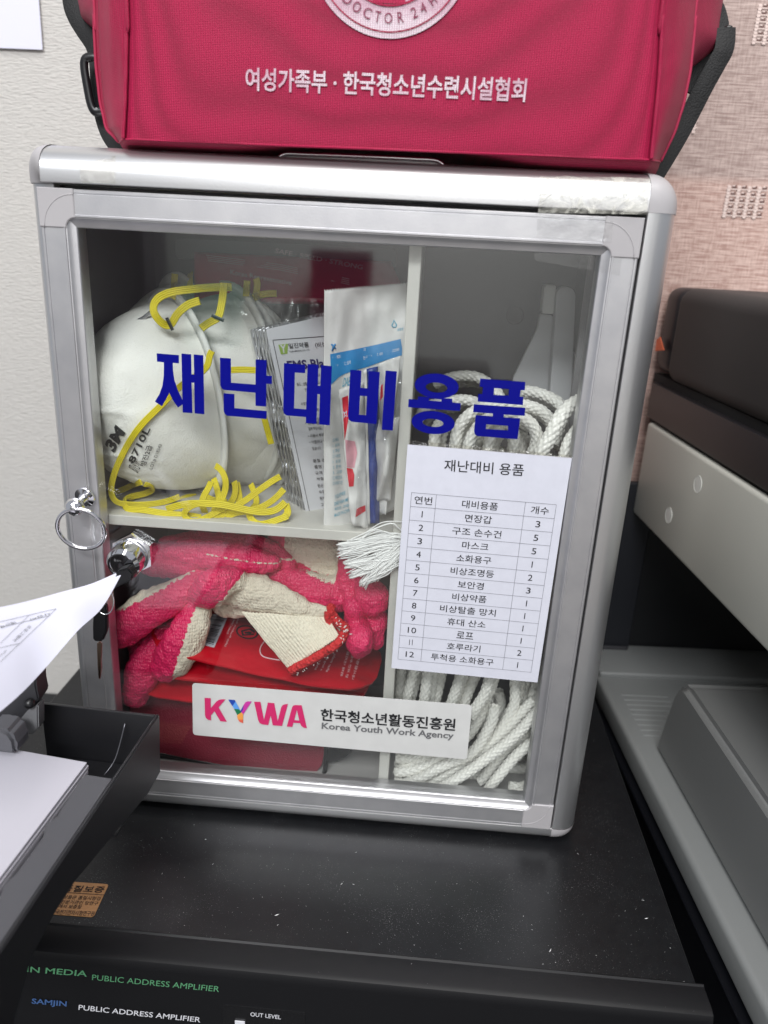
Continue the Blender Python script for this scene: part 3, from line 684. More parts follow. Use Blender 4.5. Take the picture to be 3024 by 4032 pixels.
bp2 = n_t.nodes.new('ShaderNodeBump'); bp2.inputs['Strength'].default_value = 1; bp2.inputs['Distance'].default_value = .004; n_t.links.new(nz_.outputs['Fac'], bp2.inputs['Height']); n_t.links.new(bp2.outputs[0], pb_.inputs['Normal'])
o.data.materials.clear(); o.data.materials.append(cr_)
tag(o, 'crumpled clear tape wrapped over the right end of the cabinet top rail', 'tape')
o = strip_patch('adhesive_tape', [(2118, 846), (2415, 866), (2408, 952), (2112, 930)], -0.0014, glassy('tape_residue', 0.3, (.98, .98, .98), 60, 1.5, .08), 20, 8, 0.0003)
tag(o, 'strip of hazy tape on the door frame below the crumpled tape', 'tape')
o = strip_patch('adhesive_tape', [(2104, 985), (2450, 1010), (2440, 1085), (2103, 1025)], 0.0040, glassy('tape_thin', 0.1, (.95, .95, .95), 0, 1.45, .03), 14, 4, 0.0001, None, lambda s, t_: 0.0026 if s < .74 else -0.0009)
tag(o, 'thin clear tape strip across the upper right corner of the glass', 'tape')
o = strip_patch('adhesive_tape', [(310, 610), (455, 605), (452, 722), (318, 720)], 0.0, tape, 14, 12, 0.0002, None, lambda s, t_: 0.0072 - 0.0078 * math.sqrt(max(0, 1 - (1 - t_) ** 2)) - 0.0006, 95)
tag(o, 'flat clear tape on the left end of the cabinet top rail', 'tape')

# ------------------------------------------------------------------ supply list taped on the glass
LY = 0.0023
TL, TR, BR, BL = at(1605, 1750, y=LY), at(2252, 1802, y=LY), at(2116, 2687, y=LY), at(1541, 2630, y=LY)
ls = slab('supply_list', BL, BR, TR, TL, paper, None, 0.0002, 0, 0.002, 0.00005, 60)
tag(ls, 'white printed supply list with a twelve row table taped on the glass', 'paper')
kt = K(1512, 1900, 1512 / 1659); LP = LY - 0.0003
tTL, tTR, tBR, tBL = [at(*kt(*q_), y=LP) for q_ in ((119, 43), (745, 96), (635, 820), (60, 763))]
def tq(s, t_): return (tTL * (1 - s) + tTR * s) * (1 - t_) + (tBL * (1 - s) + tBR * s) * t_
lw = 0.00022; g = MB()
def line3(p_, q_, w_, mb_):
    d = (q_ - p_).normalized(); nn = Vector((-d.z, 0, d.x)) * w_ / 2
    mb_.add([p_ - nn, q_ - nn, q_ + nn, p_ + nn], [(0, 1, 2, 3)])
for i in range(14): line3(tq(0, i / 13), tq(1, i / 13), lw, g)
for s in (0, .173, .788, 1): line3(tq(s, 0), tq(s, 1), lw, g)
g.obj('table_rules', ink_thin, ls)
rows = [('연번', '대비용품', '개수'), ('1', '면장갑', '3'), ('2', '구조 손수건', '5'), ('3', '마스크', '5'), ('4', '소화용구', '1'), ('5', '비상조명등', '2'), ('6', '보안경', '3'), ('7', '비상약품', '1'), ('8', '비상탈출 망치', '1'), ('9', '휴대 산소', '1'), ('10', '로프', '1'), ('11', '호루라기', '2'), ('12', '투척용 소화용구', '1')]
g = MB()
def cell(body, sc, row):
    n_ = len(body); digit = body.isdigit(); wch = 0.028 if digit else 0.062
    wd = sum(0.034 if ch == ' ' else wch for ch in body) * 1.0; h = 0.46 if digit else 0.56
    if digit: wd = .026 if body == '11' else (0.0066 if body == '1' else 0.032) if n_ == 1 else 0.062
    s0 = sc - wd / 2; t0 = (row + 0.5 + h / 2) / 13; t1 = (row + 0.5 - h / 2) / 13
    text_into(g, body, tq(s0, t0), tq(s0 + wd, t0), tq(s0, t1), bold=0.0 if digit else 0.004)
for r_, (a_, b_, c_) in enumerate(rows): cell(a_, .0865, r_); cell(b_, .48, r_); cell(c_, .894, r_)
g.obj('lettering', ink, ls)
kt2 = K(1512, 900, 1512 / 1659)
text_obj('title', '재난대비 용품', at(*kt2(259, 1048), y=LP), at(*kt2(602, 1070), y=LP), at(*kt2(262, 997), y=LP), ink, ls, bold=0.006)
a, b, c, d = at(*kt2(108, 915), y=LP), at(*kt2(812, 980), y=LP), at(*kt2(812, 992), y=LP), at(*kt2(106, 932), y=LP)
o = pd('adhesive_tape', [a, b, c, d, a + Vector((0, .0002, 0)), b + Vector((0, .0002, 0)), c + Vector((0, .0002, 0)), d + Vector((0, .0002, 0))], [(3, 2, 1, 0), (4, 5, 6, 7)], tape)
tag(o, 'narrow clear tape along the top edge of the supply list', 'tape')

# ------------------------------------------------------------------ logo sticker
SY = 0.0024
st = slab('logo_sticker', at(760, 2893, y=SY), at(1838, 2990, y=SY - 0.0002), at(1859, 2776, y=SY - 0.0001), at(757, 2689, y=SY), stick, None, 0.0002, 0, 0.012)
tag(st, 'white agency sticker with pink and rainbow KYWA logo on the lower glass', 'sticker')
ky = K(780, 2720, 460 / 1659); SP = SY - 0.0006
pinkm = mat('logo_pink', (196, 38, 98), 0.5)
shape_on_y('logo_letters', [[[(92, 100), (178, 105), (180, 245), (262, 150), (300, 128), (340, 121), (390, 122), (290, 235), (408, 440), (315, 432), (232, 290), (182, 350), (185, 422), (140, 412), (108, 385), (97, 345)]],
    [[(795, 155), (885, 158), (935, 415), (990, 168), (1080, 175), (1130, 430), (1180, 235), (1200, 205), (1230, 192), (1275, 188), (1192, 500), (1060, 490), (1030, 350), (995, 487), (915, 478), (875, 460), (852, 415)]],
    [[(1335, 230), (1352, 210), (1380, 203), (1470, 206), (1545, 532), (1500, 525), (1465, 498), (1447, 460), (1353, 455), (1338, 513), (1260, 508)], [(1402, 270), (1437, 422), (1365, 418)]]], SP, pinkm, st, ky)
for i, (col, poly) in enumerate((((28, 66, 160), [(428, 125), (520, 130), (532, 152), (487, 218)]), ((90, 150, 220), [(487, 218), (532, 152), (598, 275), (575, 262), (512, 256)]),
    ((22, 110, 70), [(512, 256), (575, 262), (604, 284), (618, 305), (556, 345)]), ((60, 40, 150), [(602, 285), (648, 200), (638, 268), (612, 307)]),
    ((190, 50, 150), [(648, 200), (670, 165), (700, 150), (762, 150), (638, 338), (612, 307), (638, 268)]), ((226, 150, 70), [(556, 345), (618, 305), (640, 340), (640, 408), (565, 408), (556, 380)]),
    ((214, 92, 70), [(567, 408), (640, 408), (640, 460), (600, 448), (580, 430)]))):
    shape_on_y('logo_segment', [[poly]], SP - 0.00001 * i, mat('logo_colour_%s' % 'abcdefg'[i], col, 0.5), st, ky)
k5 = K(1230, 2750, 630 / 1659)
text_obj('lettering', '한국청소년활동진흥원', at(*k5(85, 232), y=SP), at(*k5(1478, 340), y=SP), at(*k5(86, 103), y=SP), ink, st, bold=0.022)
text_obj('lettering', 'Korea Youth Work Agency', at(*k5(94, 335), y=SP), at(*k5(1460, 440), y=SP), at(*k5(98, 250), y=SP), ink_grey, st, bold=0.022)

# ================================================================== contents: respirators
def at_plane(u, v, p0, n):
    d = RM.T @ np.array([(u - IW / 2) / FOC, (v - IH / 2) / FOC, 1.0]); n = np.array(n); t = (n @ (np.array(p0) - CAM)) / (n @ d)
    return Vector(CAM + t * d)
AXM = Vector((-0.70, -0.70, -0.10)).normalized()
def mask(center, label, seed, tilt=6, a=0.046, b=0.0600, D=0.062):
    rn = random.Random(seed)
    creases = [(rn.uniform(-.025, .025), rn.uniform(-.04, .04), rn.uniform(-.9, 1.2), rn.uniform(.012, .03), rn.choice((-1, 1)) * rn.uniform(.0009, .0024)) for _ in range(12)]
    Y = (Vector((0.0, 0.0, 1)) - AXM * AXM.z).normalized(); Y = (Matrix.Rotation(math.radians(tilt), 3, AXM) @ Y).normalized(); X = Y.cross(AXM).normalized()
    if X.y > 0: X = -X
    c = Vector(center)
    t = thing('respirator_mask', label, 'face mask', c - Vector((0, 0, 0.06)), 'white cup respirators piled on the shelf')
    def sp(r, th):
        ca, sa = math.cos(th), math.sin(th)
        x = a * r * math.copysign(abs(ca) ** .92, ca); y = b * r * math.copysign(abs(sa) ** .95, sa)
        y += 0.001 * (1 - r)
        h = D * (1 - r ** 3.0) ** 0.62
        h += 0.0035 * math.exp(-((y - 0.028) / 0.009) ** 2) * (1 - r) * 2 - 0.0025 * math.exp(-((y + 0.018) / 0.006) ** 2) * max(0, 1 - r) * 2
        p_ = c + X * x + Y * y + AXM * h
        cr = 0
        for (ox, oy, an, ln_, dp_) in creases:
            dx, dy = x - ox, y - oy; u_ = dx * math.cos(an) + dy * math.sin(an); v_ = -dx * math.sin(an) + dy * math.cos(an) + 12 * u_ * u_
            cr += dp_ * math.exp(-(v_ / .0014) ** 2) * math.exp(-(u_ / ln_) ** 2)
        return p_ + AXM * ((noise.noise(p_ * 38 + Vector((seed, 0, 0))) * 0.0050 + noise.noise(p_ * 110 + Vector((seed, 0, 0))) * 0.0014 + noise.noise(p_ * 300) * .0003) * (1 - r ** 4) + cr * (1 - r ** 3))
    NR, NT = 44, 120; vs = [sp(0.0001, 0)]; fs = []
    for i in range(1, NR + 1):
        for k in range(NT): vs.append(sp((i / NR) ** .8, 2 * math.pi * k / NT))
    for k in range(NT): fs.append((0, 1 + k, 1 + (k + 1) % NT))
    for i in range(NR - 1):
        for k in range(NT):
            l = (k + 1) % NT; fs.append((1 + i * NT + k, 1 + (i + 1) * NT + k, 1 + (i + 1) * NT + l, 1 + i * NT + l))
    sh = pd('shell', vs, fs, maskm, t, True)
    vs, fs = [], []; ringp = [(1.0, .0004), (1.018, -.0014), (1.04, .0014), (1.055, .0003), (1.072, .0015), (1.115, .0004), (1.12, -.0006), (1.12, -.0014), (1.0, -.0024)]
    for (rr_, hh) in ringp:
        for k in range(NT):
            th = 2 * math.pi * k / NT; p_ = sp(1, th); q_ = p_ - c; w_ = 0.0008 * noise.noise(Vector((math.cos(th) * 2, math.sin(th) * 2, seed)))
            vs.append(c + q_ * rr_ + AXM * (hh + w_))
    m_ = len(ringp)
    for i in range(m_):
        for k in range(NT):
            l = (k + 1) % NT; j = (i + 1) % m_; fs.append((i * NT + k, j * NT + k, j * NT + l, i * NT + l))
    pd('rim', vs, fs, rimm, t, True)
    t['_x'] = 0; del t['_x']
    return t, sp, X, Y
MC = at(716, 1562, y=0.0725)
m1, sp1, X1, Y1 = mask(MC, 'front white respirator with black print on its cup and a yellow strap across it', 1)
m2, sp2, _, _ = mask(MC - AXM * .037 + Vector((.003, 0, .001)), 'second white respirator, showing behind the front one with a stapled yellow strap', 2, 2)
masks = []
for i, (off, tl, lab) in enumerate(((-AXM * .044 + Vector((.003, 0, -.004)), -4, 'white respirator tucked just behind the second one, its rim showing at the lower right'), (-AXM * .050 + Vector((.003, 0, -.009)), -8, 'fourth white respirator in the nested pile, only a rim crescent visible'), (-AXM * .056 + Vector((.003, 0, -.014)), -11, 'rearmost white respirator of the nested pile beside the foil packets'))):
    masks.append(mask(MC + off, lab, 3 + i, tl))
m6, sp6, _, _ = mask(MC + Vector((-0.004, 0.036, 0.013)), 'white respirator leaning at the back left with a dark nose strip', 8, 16, 0.040, 0.056, 0.044)
# metal nose strip
kc = K(0, 800, 1512 / 1659)
P = catmull([at(*kc(*q_), y=yy) for q_, yy in (((400, 592), .055), ((450, 570), .050), ((520, 560), .047), ((552, 553), .046))], 6)
vs, fs = ribbonv(P, 0.0042, (0, -1, 0), 0.0004, 1); pd('nose_clip', vs, fs, mat('clip_metal', (90, 92, 92), 0.35, 0.9), m6)
P = catmull([at(*kc(*q_), y=.043) for q_ in ((590, 512), (620, 495), (650, 472))], 6)
vs, fs = ribbonv(P, 0.0022, (0, -1, 0), 0.0004, 1); pd('nose_clip', vs, fs, mat('clip_bright', (215, 218, 220), 0.2, 0.9), m1)
# print on the front cup
def on_cup(p_):   # drop the flat lettering back on to the cup along the viewing ray
    d = (p_ - Vector(CAM)).normalized(); best = None
    loc = cup_bvh.ray_cast(Vector(CAM), d)
    return loc[0] - d * 0.0012 if loc[0] is not None else p_
from mathutils.bvhtree import BVHTree
me_ = [c_ for c_ in m1.children if c_.name.startswith('shell')][0].data; off_ = Vector(m1.location)
cup_bvh = BVHTree.FromPolygons([v.co + off_ for v in me_.vertices], [tuple(p_.vertices) for p_ in me_.polygons])
kp = K(350, 1700, 850 / 1659)
g = MB(); ap = lambda X, Y: at(*kp(X, Y), y=0.03)
mink = mat('mask_print', (52, 52, 52), 0.7)
for body, bl, br, tl, bd in (('3M', (195, 165), (282, 10), (118, 100), 0.05), ('8710L', (345, 250), (475, -20), (298, 225), 0.02), ('방진2급', (435, 265), (492, 110), (388, 258), 0.01), ('LOT# D18343', (490, 290), (566, 100), (462, 285), 0.0), ('8715 사', (385, 325), (420, 262), (285, 262), 0.0)):
    text_into(g, body, ap(*bl), ap(*br), ap(*tl), bold=bd, fn=on_cup)
g.obj('lettering', mink, m1)
mask_bvh = []
for mm in (m1, m2, m6, *[q_[0] for q_ in masks]):
    for ch in mm.children:
        if ch.name.startswith(('shell', 'rim')): mask_bvh.append(BVHTree.FromPolygons([v.co + Vector(mm.location) for v in ch.data.vertices], [tuple(p_.vertices) for p_ in ch.data.polygons]))
# straps
def strap(par, pts, crop, ydep, width=0.0037, hint=(0.0, -1, 0.0), tw=None, nn=9):
    P = []
    for i, q_ in enumerate(pts):
        yy = ydep if not isinstance(ydep, (list, tuple)) else ydep[i]
        P.append(at(*crop(*q_), y=yy))
    P = catmull(P, nn)
    for it in range(4):
        Q = []
        for p_ in P:
            d = (p_ - Vector(CAM)); dist = d.length; d.normalize(); near = None
            for bv in mask_bvh:
                h_ = bv.ray_cast(Vector(CAM), d)
                if h_[0] is not None and (near is None or h_[3] < near): near = h_[3]
            if near is not None and near - .0022 < dist: p_ = Vector(CAM) + d * (near - .0026)
            if p_.y < .0085: p_ = Vector(CAM) + d * ((.0085 - CAM[1]) / d.y)
            Q.append(p_)
        P = Q
        if it < 3:
            for _ in range(3): P = [P[0]] + [(P[i - 1] + P[i] * 2 + P[i + 1]) / 4 for i in range(1, len(P) - 1)] + [P[-1]]
    vs, fs = ribbonv(P, width, hint, 0.0007, 4, tw); return smooth_angle(pd('strap', vs, fs, yel, par), 80)
strap(m1, [(915, 640), (905, 660), (895, 705), (850, 745), (780, 790), (700, 870), (600, 970), (532, 1080), (490, 1180), (480, 1250), (505, 1292), (570, 1302), (650, 1300), (720, 1288), (775, 1268)], kc, [.028, .026, .024, .022, .021, .020, .020, .020, .021, .022, .023, .027, .032, .038, .044])
strap(m1, [(862, 422), (810, 440), (765, 480), (738, 525), (705, 522), (668, 480), (664, 440), (690, 405), (750, 382), (830, 372), (910, 364), (1000, 362)], kc, [.026, .028, .030, .032, .030, .028, .030, .032, .036, .040, .046, .052], 0.0044)
strap(m2, [(968, 345), (963, 400), (955, 450), (942, 495), (905, 515), (870, 540)], kc, [.046, .044, .042, .04, .040, .044], 0.0044)
strap(m2, [(985, 722), (1040, 719), (1110, 722)], kc, .034)
strap(masks[0][0], [(1135, 900), (1150, 960), (1172, 1040)], kc, .040)
for par, pts, yy in ((m2, ((755, 305), (752, 350), (745, 410)), .10), (masks[0][0], ((822, 305), (820, 370)), .11), (masks[1][0], ((858, 320), (857, 372)), .118), (masks[2][0], ((908, 312), (922, 352)), .12), (masks[1][0], ((1068, 335), (1063, 402)), .085), (masks[2][0], ((1105, 325), (1112, 350), (1104, 405)), .09), (masks[2][0], ((1095, 410), (1140, 392), (1195, 390)), .09)):
    strap(par, pts, kc, yy, 0.0042)
st_ = lambda par, pts, yy, w_=0.0038, tw=None, hint=(0, -1, .15): strap(par, pts, kp, yy, w_, hint, tw)
st_(m1, [(975, 262), (1020, 300), (1050, 370), (1048, 450), (1010, 550), (985, 600), (940, 640)], [.032, .028, .026, .026, .024, .022, .022])
st_(m1, [(940, 385), (915, 440), (880, 500), (868, 560), (885, 600), (900, 640)], [.036, .032, .030, .028, .028, .030])
st_(m2, [(1470, 345), (1400, 385), (1300, 455), (1200, 530), (1100, 590), (1040, 630), (975, 665), (930, 655)], [.036, .032, .030, .028, .026, .024, .021, .022], .0039)
st_(m2, [(1500, 440), (1440, 505), (1380, 550), (1300, 590), (1200, 612), (1120, 625), (1040, 660), (990, 668)], [.030, .028, .027, .026, .025, .024, .024, .026], .0039)
st_(m1, [(600, 595), (680, 570), (780, 552), (900, 552), (1020, 560), (1120, 580), (1250, 608), (1350, 618), (1440, 600), (1510, 540)], [.022, .020, .018, .017, .017, .018, .019, .021, .023, .027], .0042)
st_(m1, [(1030, 556), (880, 548), (790, 570), (738, 615), (745, 660), (790, 688), (850, 680), (920, 650), (1000, 605), (1060, 570)], [.019, .017, .0165, .0165, .0165, .0165, .018, .020, .022, .024], .0036)
st_(m6, [(275, 560), (300, 595), (400, 598), (520, 618), (650, 636), (760, 640), (860, 660)], [.026, .022, .020, .019, .019, .020, .021], .0039)
st_(m6, [(275, 560), (275, 525), (330, 498), (420, 478), (480, 452), (486, 425), (430, 400)], [.026, .032, .040, .046, .05, .054, .058], .0040)
st_(m6, [(200, 465), (260, 445), (330, 412), (400, 385)], [.05, .052, .056, .06])
st_(masks[0][0], [(1228, 628), (1245, 665), (1290, 705), (1350, 708), (1440, 680), (1528, 648)], [.024, .021, .019, .018, .019, .021], .0039)
st_(masks[0][0], [(1118, 385), (1128, 450), (1108, 520), (1075, 560)], [.050, .044, .038, .034], .0040)
st_(masks[1][0], [(1140, 400), (1152, 460), (1158, 520), (1140, 580)], [.054, .046, .040, .036], .0040)
st_(masks[2][0], [(1245, 405), (1272, 470), (1290, 545), (1250, 600), (1232, 650)], [.056, .05, .044, .036, .030], .0040)
st_(masks[2][0], [(960, 360), (985, 440), (1000, 540), (960, 610)], [.050, .044, .036, .030], .0040)
st_(masks[1][0], [(900, 500), (960, 530), (1060, 545)], [.05, .045, .042], .0044)
st_(masks[1][0], [(640, 575), (700, 530), (760, 505), (820, 500)], [.045, .05, .055, .06], .0044)
st_(masks[2][0], [(1515, 560), (1530, 620), (1500, 660)], [.028, .024, .022], .0044)
# staples
for par, q_, yy, ang in ((m1, (733, 522), .0295, -65), (m2, (941, 496), .0385, -20)):
    c_ = at(*kc(*q_), y=yy); a_ = math.radians(ang); d_ = Vector((math.cos(a_), 0, math.sin(a_))) * 0.0062
    vs, fs = ribbonv([c_ - d_ * .6, c_, c_ + d_ * .6], 0.0019, (0, -1, 0), 0.0003, 1); pd('staple', vs, fs, mat('staple_dark', (60, 62, 62), 0.4, 0.8), par)

# ================================================================== foil blanket packets
kb = K(950, 1250, 750 / 1659)
nb = Vector((0.60, -0.79, 0.10)).normalized(); pb0 = at(*kb(225, 110), y=0.040)
bTL, bBL = at_plane(*kb(215, 105), pb0, nb), at_plane(*kb(600, 1862), pb0, nb)
wv = (Vector((0, 0, 1)).cross(nb)).normalized(); wv = wv if wv.x > 0 else -wv
up_ = (bTL - bBL); wv = (wv - up_.normalized() * wv.dot(up_.normalized())).normalized()
Wb = 0.086
for i in range(5):
    o_ = -nb * (0.0046 * i + 0.0026) + wv * random.uniform(-.0004, .0006) + Vector((0, 0, random.uniform(-.0006, .0006)))
    lab = ['foil emergency blanket packet directly behind the printed white card', 'second foil blanket packet from the printed card', 'middle foil blanket packet of the leaning stack', 'fourth foil blanket packet from the printed card', 'foil blanket packet nearest the white respirators'][i]
    t = thing('blanket_packet', lab, 'foil blanket', bBL + o_, 'folded foil blankets leaning in a stack')
    slab('folded_foil', bBL + o_, bBL + o_ + wv * Wb, bTL + o_ + wv * Wb, bTL + o_, foil, t, 0.0022, 0.0008, 0.02, 0.0016, 110, 34, 2, 5)
    e = 0.0016
    if i in (0, 4): slab('clear_wrapper', bBL + o_ - wv * e - up_ * .012, bBL + o_ + wv * (Wb + e) - up_ * .012, bTL + o_ + wv * (Wb + e) + up_ * .02, bTL + o_ - wv * e + up_ * .012, film2, t, 0.0016, 0.0007, 0.03, 0.0008, 130, 30, 2, 4)
t = thing('printed_card', 'white printed blanket instruction card leaning in front of the foil packets', 'card', bBL)
cardm = mat('card_white', (212, 212, 216), 0.5, 0, (300, 0.04, 0.0002))
slab('card', bBL, bBL + wv * Wb, bTL + wv * Wb, bTL, cardm, t, 0.0006, 0, 0.01)
def ac(X, Y): return at_plane(*kb(X, Y), pb0 + nb * 0.0006, nb)
g = MB()
for (x0, y0, x1, y1) in ((275, 197, 720, 165), (275, 197, 603, 1728), (603, 1728, 760, 1690)):
    a_, b_ = ac(x0, y0), ac(x1, y1); d_ = (b_ - a_).normalized(); nn_ = d_.cross(nb).normalized() * 0.00018
    g.add([a_ - nn_, b_ - nn_, b_ + nn_, a_ + nn_], [(0, 1, 2, 3)])
def ct(body, x0, yb0, x1, yb1, h, bold=.006): text_into(g, body, ac(x0, yb0), ac(x1, yb1), ac(x0 - h * .22, yb0 - h), bold=bold)
ct('일진약품', 417, 272, 592, 258, 45, .012); ct('IL JIN MEDICAL CO., LTD.', 425, 308, 600, 292, 17, .015); ct('(비상용 담요)', 650, 272, 900, 250, 55, .012)
ct('용도 : 생활', 487, 598, 575, 592, 30); ct('현장에서', 555, 645, 660, 638, 28); ct('사용방법', 522, 768, 600, 760, 28)
for s_, x, y, xe in (('• 몸을 완전히', 560, 935, 740), ('감싸 주십시요.', 588, 985, 705), ('• 사용시 주위의 장애', 585, 1048, 800), ('• 낙엽이나 옷 등을', 597, 1102, 790), ('있습니다.', 622, 1158, 700), ('품질 경영시스템', 628, 1265, 860), ('품명 : 비상용', 640, 1318, 830), ('규격 : 140x200', 648, 1372, 860), ('재질 : Mylar', 658, 1425, 830), ('원산지 :', 668, 1482, 760), ('수입원', 680, 1536, 760), ('판매원', 688, 1592, 760), ('고객상담', 698, 1646, 790)):
    ct(s_, x, y, xe, y - (xe - x) * .07, 30, .008)
for x, y in ((600, 500), (640, 560), (690, 680), (660, 800), (680, 850), (640, 880)): ct('주십시오', x, y + 20, x + 90, y + 14, 28)
g.obj('lettering', ink, t)
g = MB(); text_into(g, 'EMS Blanket', ac(410, 462), ac(900, 425), ac(392, 378), bold=.03); g.obj('heading', mat('violet_ink', (56, 48, 96), .6), t)
a_, b_, c_, d_ = ac(322, 238), ac(408, 228), ac(402, 315), ac(345, 322); pd('logo_block', [a_, b_, c_, d_], [(3, 2, 1, 0)], greenlogo, t)
ct2 = MB(); text_into(ct2, 'Y', ac(345, 312), ac(395, 305), ac(335, 240), lift=nb * .0002, bold=.03); ct2.obj('logo_letter', cardm, t)

# clear film of blanket bag standing above the packets
kg = K(800, 880, 900 / 1659)
o = strip_patch('clear_bag', [kg(232, 548), kg(870, 540), kg(872, 765), kg(330, 765)], 0.06, film, 22, 10, 0.003, None, lambda s, t_: 0.052 + 0.02 * s, 90)
tag(o, 'empty crinkled clear bag sticking up behind the foil packets', 'plastic bag')

# ================================================================== dressing packets
t = thing('dressing_packet', 'tall white sterile dressing packet with a wide blue band and serrated top', 'medical packet', at(*kb(720, 1905), y=.018))
def yk(s, t_): return 0.0185 + 0.018 * s + 0.004 * math.sin(3.1 * s) + 0.003 * (1 - t_) + (.0022 * math.exp(-(s / .07) ** 2))
pq = [kg(880, 478), kg(1480, 425), kb(1420, 1640), kb(718, 1905)]
def kpatch(name, quad, m, par, fy, nx=30, ny=40, wob=.0009, sc=70, dy=0.0, zig=0, th=.0):
    a, b, c, d = quad; vs, fs = [], []
    for j in range(ny + 1):
        for i in range(nx + 1):
            s, t_ = i / nx, j / ny
            u = (a[0] * (1 - s) + b[0] * s) * (1 - t_) + (d[0] * (1 - s) + c[0] * s) * t_; v = (a[1] * (1 - s) + b[1] * s) * (1 - t_) + (d[1] * (1 - s) + c[1] * s) * t_
            if zig and j == 0: v += zig * (i % 2)
            p_ = at(u, v, y=fy(s, t_)); p_.y += noise.noise(Vector((u / sc, v / sc / 2.5, 3))) * wob * 2 + dy; vs.append(p_)
    for j in range(ny):
        for i in range(nx): k = j * (nx + 1) + i; fs.append((k, k + 1, k + nx + 2, k + nx + 1))
    o_ = pd(name, vs, fs, m, par, True)
    if th:
        md = o_.modifiers.new('s', 'SOLIDIFY'); md.thickness = th; md.offset = 1
        dg = bpy.context.evaluated_depsgraph_get(); me2 = bpy.data.meshes.new_from_object(o_.evaluated_get(dg)); o_.modifiers.clear(); o_.data = me2
    return o_
dp = kpatch('paper_pouch', pq, packm, t, yk, 60, 50, .0015, 55, 0, 9, .0005)
me_ = dp.data; off_ = Vector(t.location)
pk_bvh = BVHTree.FromPolygons([v.co + off_ for v in me_.vertices], [tuple(p_.vertices) for p_ in me_.polygons])
def caster(bvh, lift=0.0004):
    def f(p_):
        d = (Vector(p_) - Vector(CAM)).normalized(); r_ = bvh.ray_cast(Vector(CAM), d)
        return (r_[0] - d * lift) if r_[0] is not None else Vector(p_)
    return f
on_pk = caster(pk_bvh)
def dens(poly, crop, y, bvf, m, name, par, sub=26):
    """polygon in crop pixels, finely divided and laid on a curved surface"""
    xs = [p_[0] for p_ in poly]; ys = [p_[1] for p_ in poly]; x0, x1, y0, y1 = min(xs), max(xs), min(ys), max(ys)
    bm_ = bmesh.new(); f_ = bm_.faces.new([bm_.verts.new((p_[0], p_[1], 0)) for p_ in poly])
    for i in range(1, sub):
        for ax_ in (0, 1):
            co = (x0 + (x1 - x0) * i / sub, y0 + (y1 - y0) * i / sub, 0); no = (1, 0, 0) if ax_ == 0 else (0, 1, 0)
            bmesh.ops.bisect_plane(bm_, geom=bm_.verts[:] + bm_.edges[:] + bm_.faces[:], plane_co=co, plane_no=no)
    bmesh.ops.triangulate(bm_, faces=bm_.faces)
    for v_ in bm_.verts: v_.co = bvf(at(*crop(v_.co.x, v_.co.y), y=y))
    me2 = bpy.data.meshes.new(name); bm_.to_mesh(me2); bm_.free(); return link(name, me2, m, par, True)
dens([(775, 320), (1000, 275), (1200, 232), (1388, 187), (1400, 260), (1400, 330), (1250, 375), (1100, 430), (985, 462), (900, 492), (850, 520), (785, 585)], kb, .03, on_pk, lightblue, 'blue_band', t)
g = MB()
def kt_(G_, body, x0, y0, x1, y1, h, f, bold=.006, sh=0.0, crop=kb): text_into(G_, body, at(*crop(x0, y0), y=.03), at(*crop(x1, y1), y=.03), at(*crop(x0, y0 - h), y=.03), bold=bold, shear=sh, fn=f)
kt_(g, 'ISO 9001', 795, 368, 868, 352, 30, on_pk); kt_(g, 'ISO 14001 인증업체', 800, 440, 952, 405, 32, on_pk); kt_(g, '대한메디칼', 1020, 300, 1085, 288, 26, on_pk); kt_(g, '대한위생재료 051-291-2200', 1030, 378, 1375, 290, 30, on_pk)
g.obj('band_lettering', whiteink, t)
g = MB(); kt_(g, 'DAEHAN', 880, 605, 1010, 575, 75, on_pk, .01, .12); kt_(g, '수입/판매원', 815, 1582, 905, 1545, 38, on_pk); kt_(g, 'DAE HAN MEDICAL', 812, 1640, 990, 1580, 32, on_pk, .01)
kt_(g, '제조원 : ZHEJIANG', 812, 1690, 985, 1635, 32, on_pk); kt_(g, 'MADE IN CHINA', 812, 1740, 960, 1685, 30, on_pk, .004)
for i, s_ in enumerate(('□ 용도', '1. 상처', '2. 화상', '□ 사용법', '1. 포장', '2. 환부', '3. 고정', '□ 제조번호', '□ 유효기간')): kt_(g, s_, 798, 1085 + i * 47, 850 + 4 * i, 1075 + i * 47, 30, on_pk, .0)
g.obj('lettering', tealink, t)
g = MB(); kt_(g, '재활용', 1358, 122, 1412, 110, 26, on_pk); g.obj('recycling_caption', tealink, t)
P = [on_pk(at(*kb(*q_), y=.03)) for q_ in ((1312, 70), (1330, 25), (1352, 66), (1345, 84), (1322, 84))]; tube('recycling_mark', P, .0004, tealink, t, 5, closed=True)
P = [on_pk(at(*kb(*q_), y=.03)) for q_ in ((785, 232), (800, 250), (822, 272))]; tube('scissor_mark', P, .0005, lightblue, t, 5); P = [on_pk(at(*kb(*q_), y=.03)) for q_ in ((822, 232), (803, 250), (792, 292))]; tube('scissor_mark', P, .0005, lightblue, t, 5)
# folded flap foot of the packet
o = slab('packet_flap', at(*kb(640, 1882), y=.016), at(*kb(722, 1908), y=.0175), at(*kb(716, 1842), y=.022), at(*kb(676, 1846), y=.022), paper, t, .0004, 0, .02)
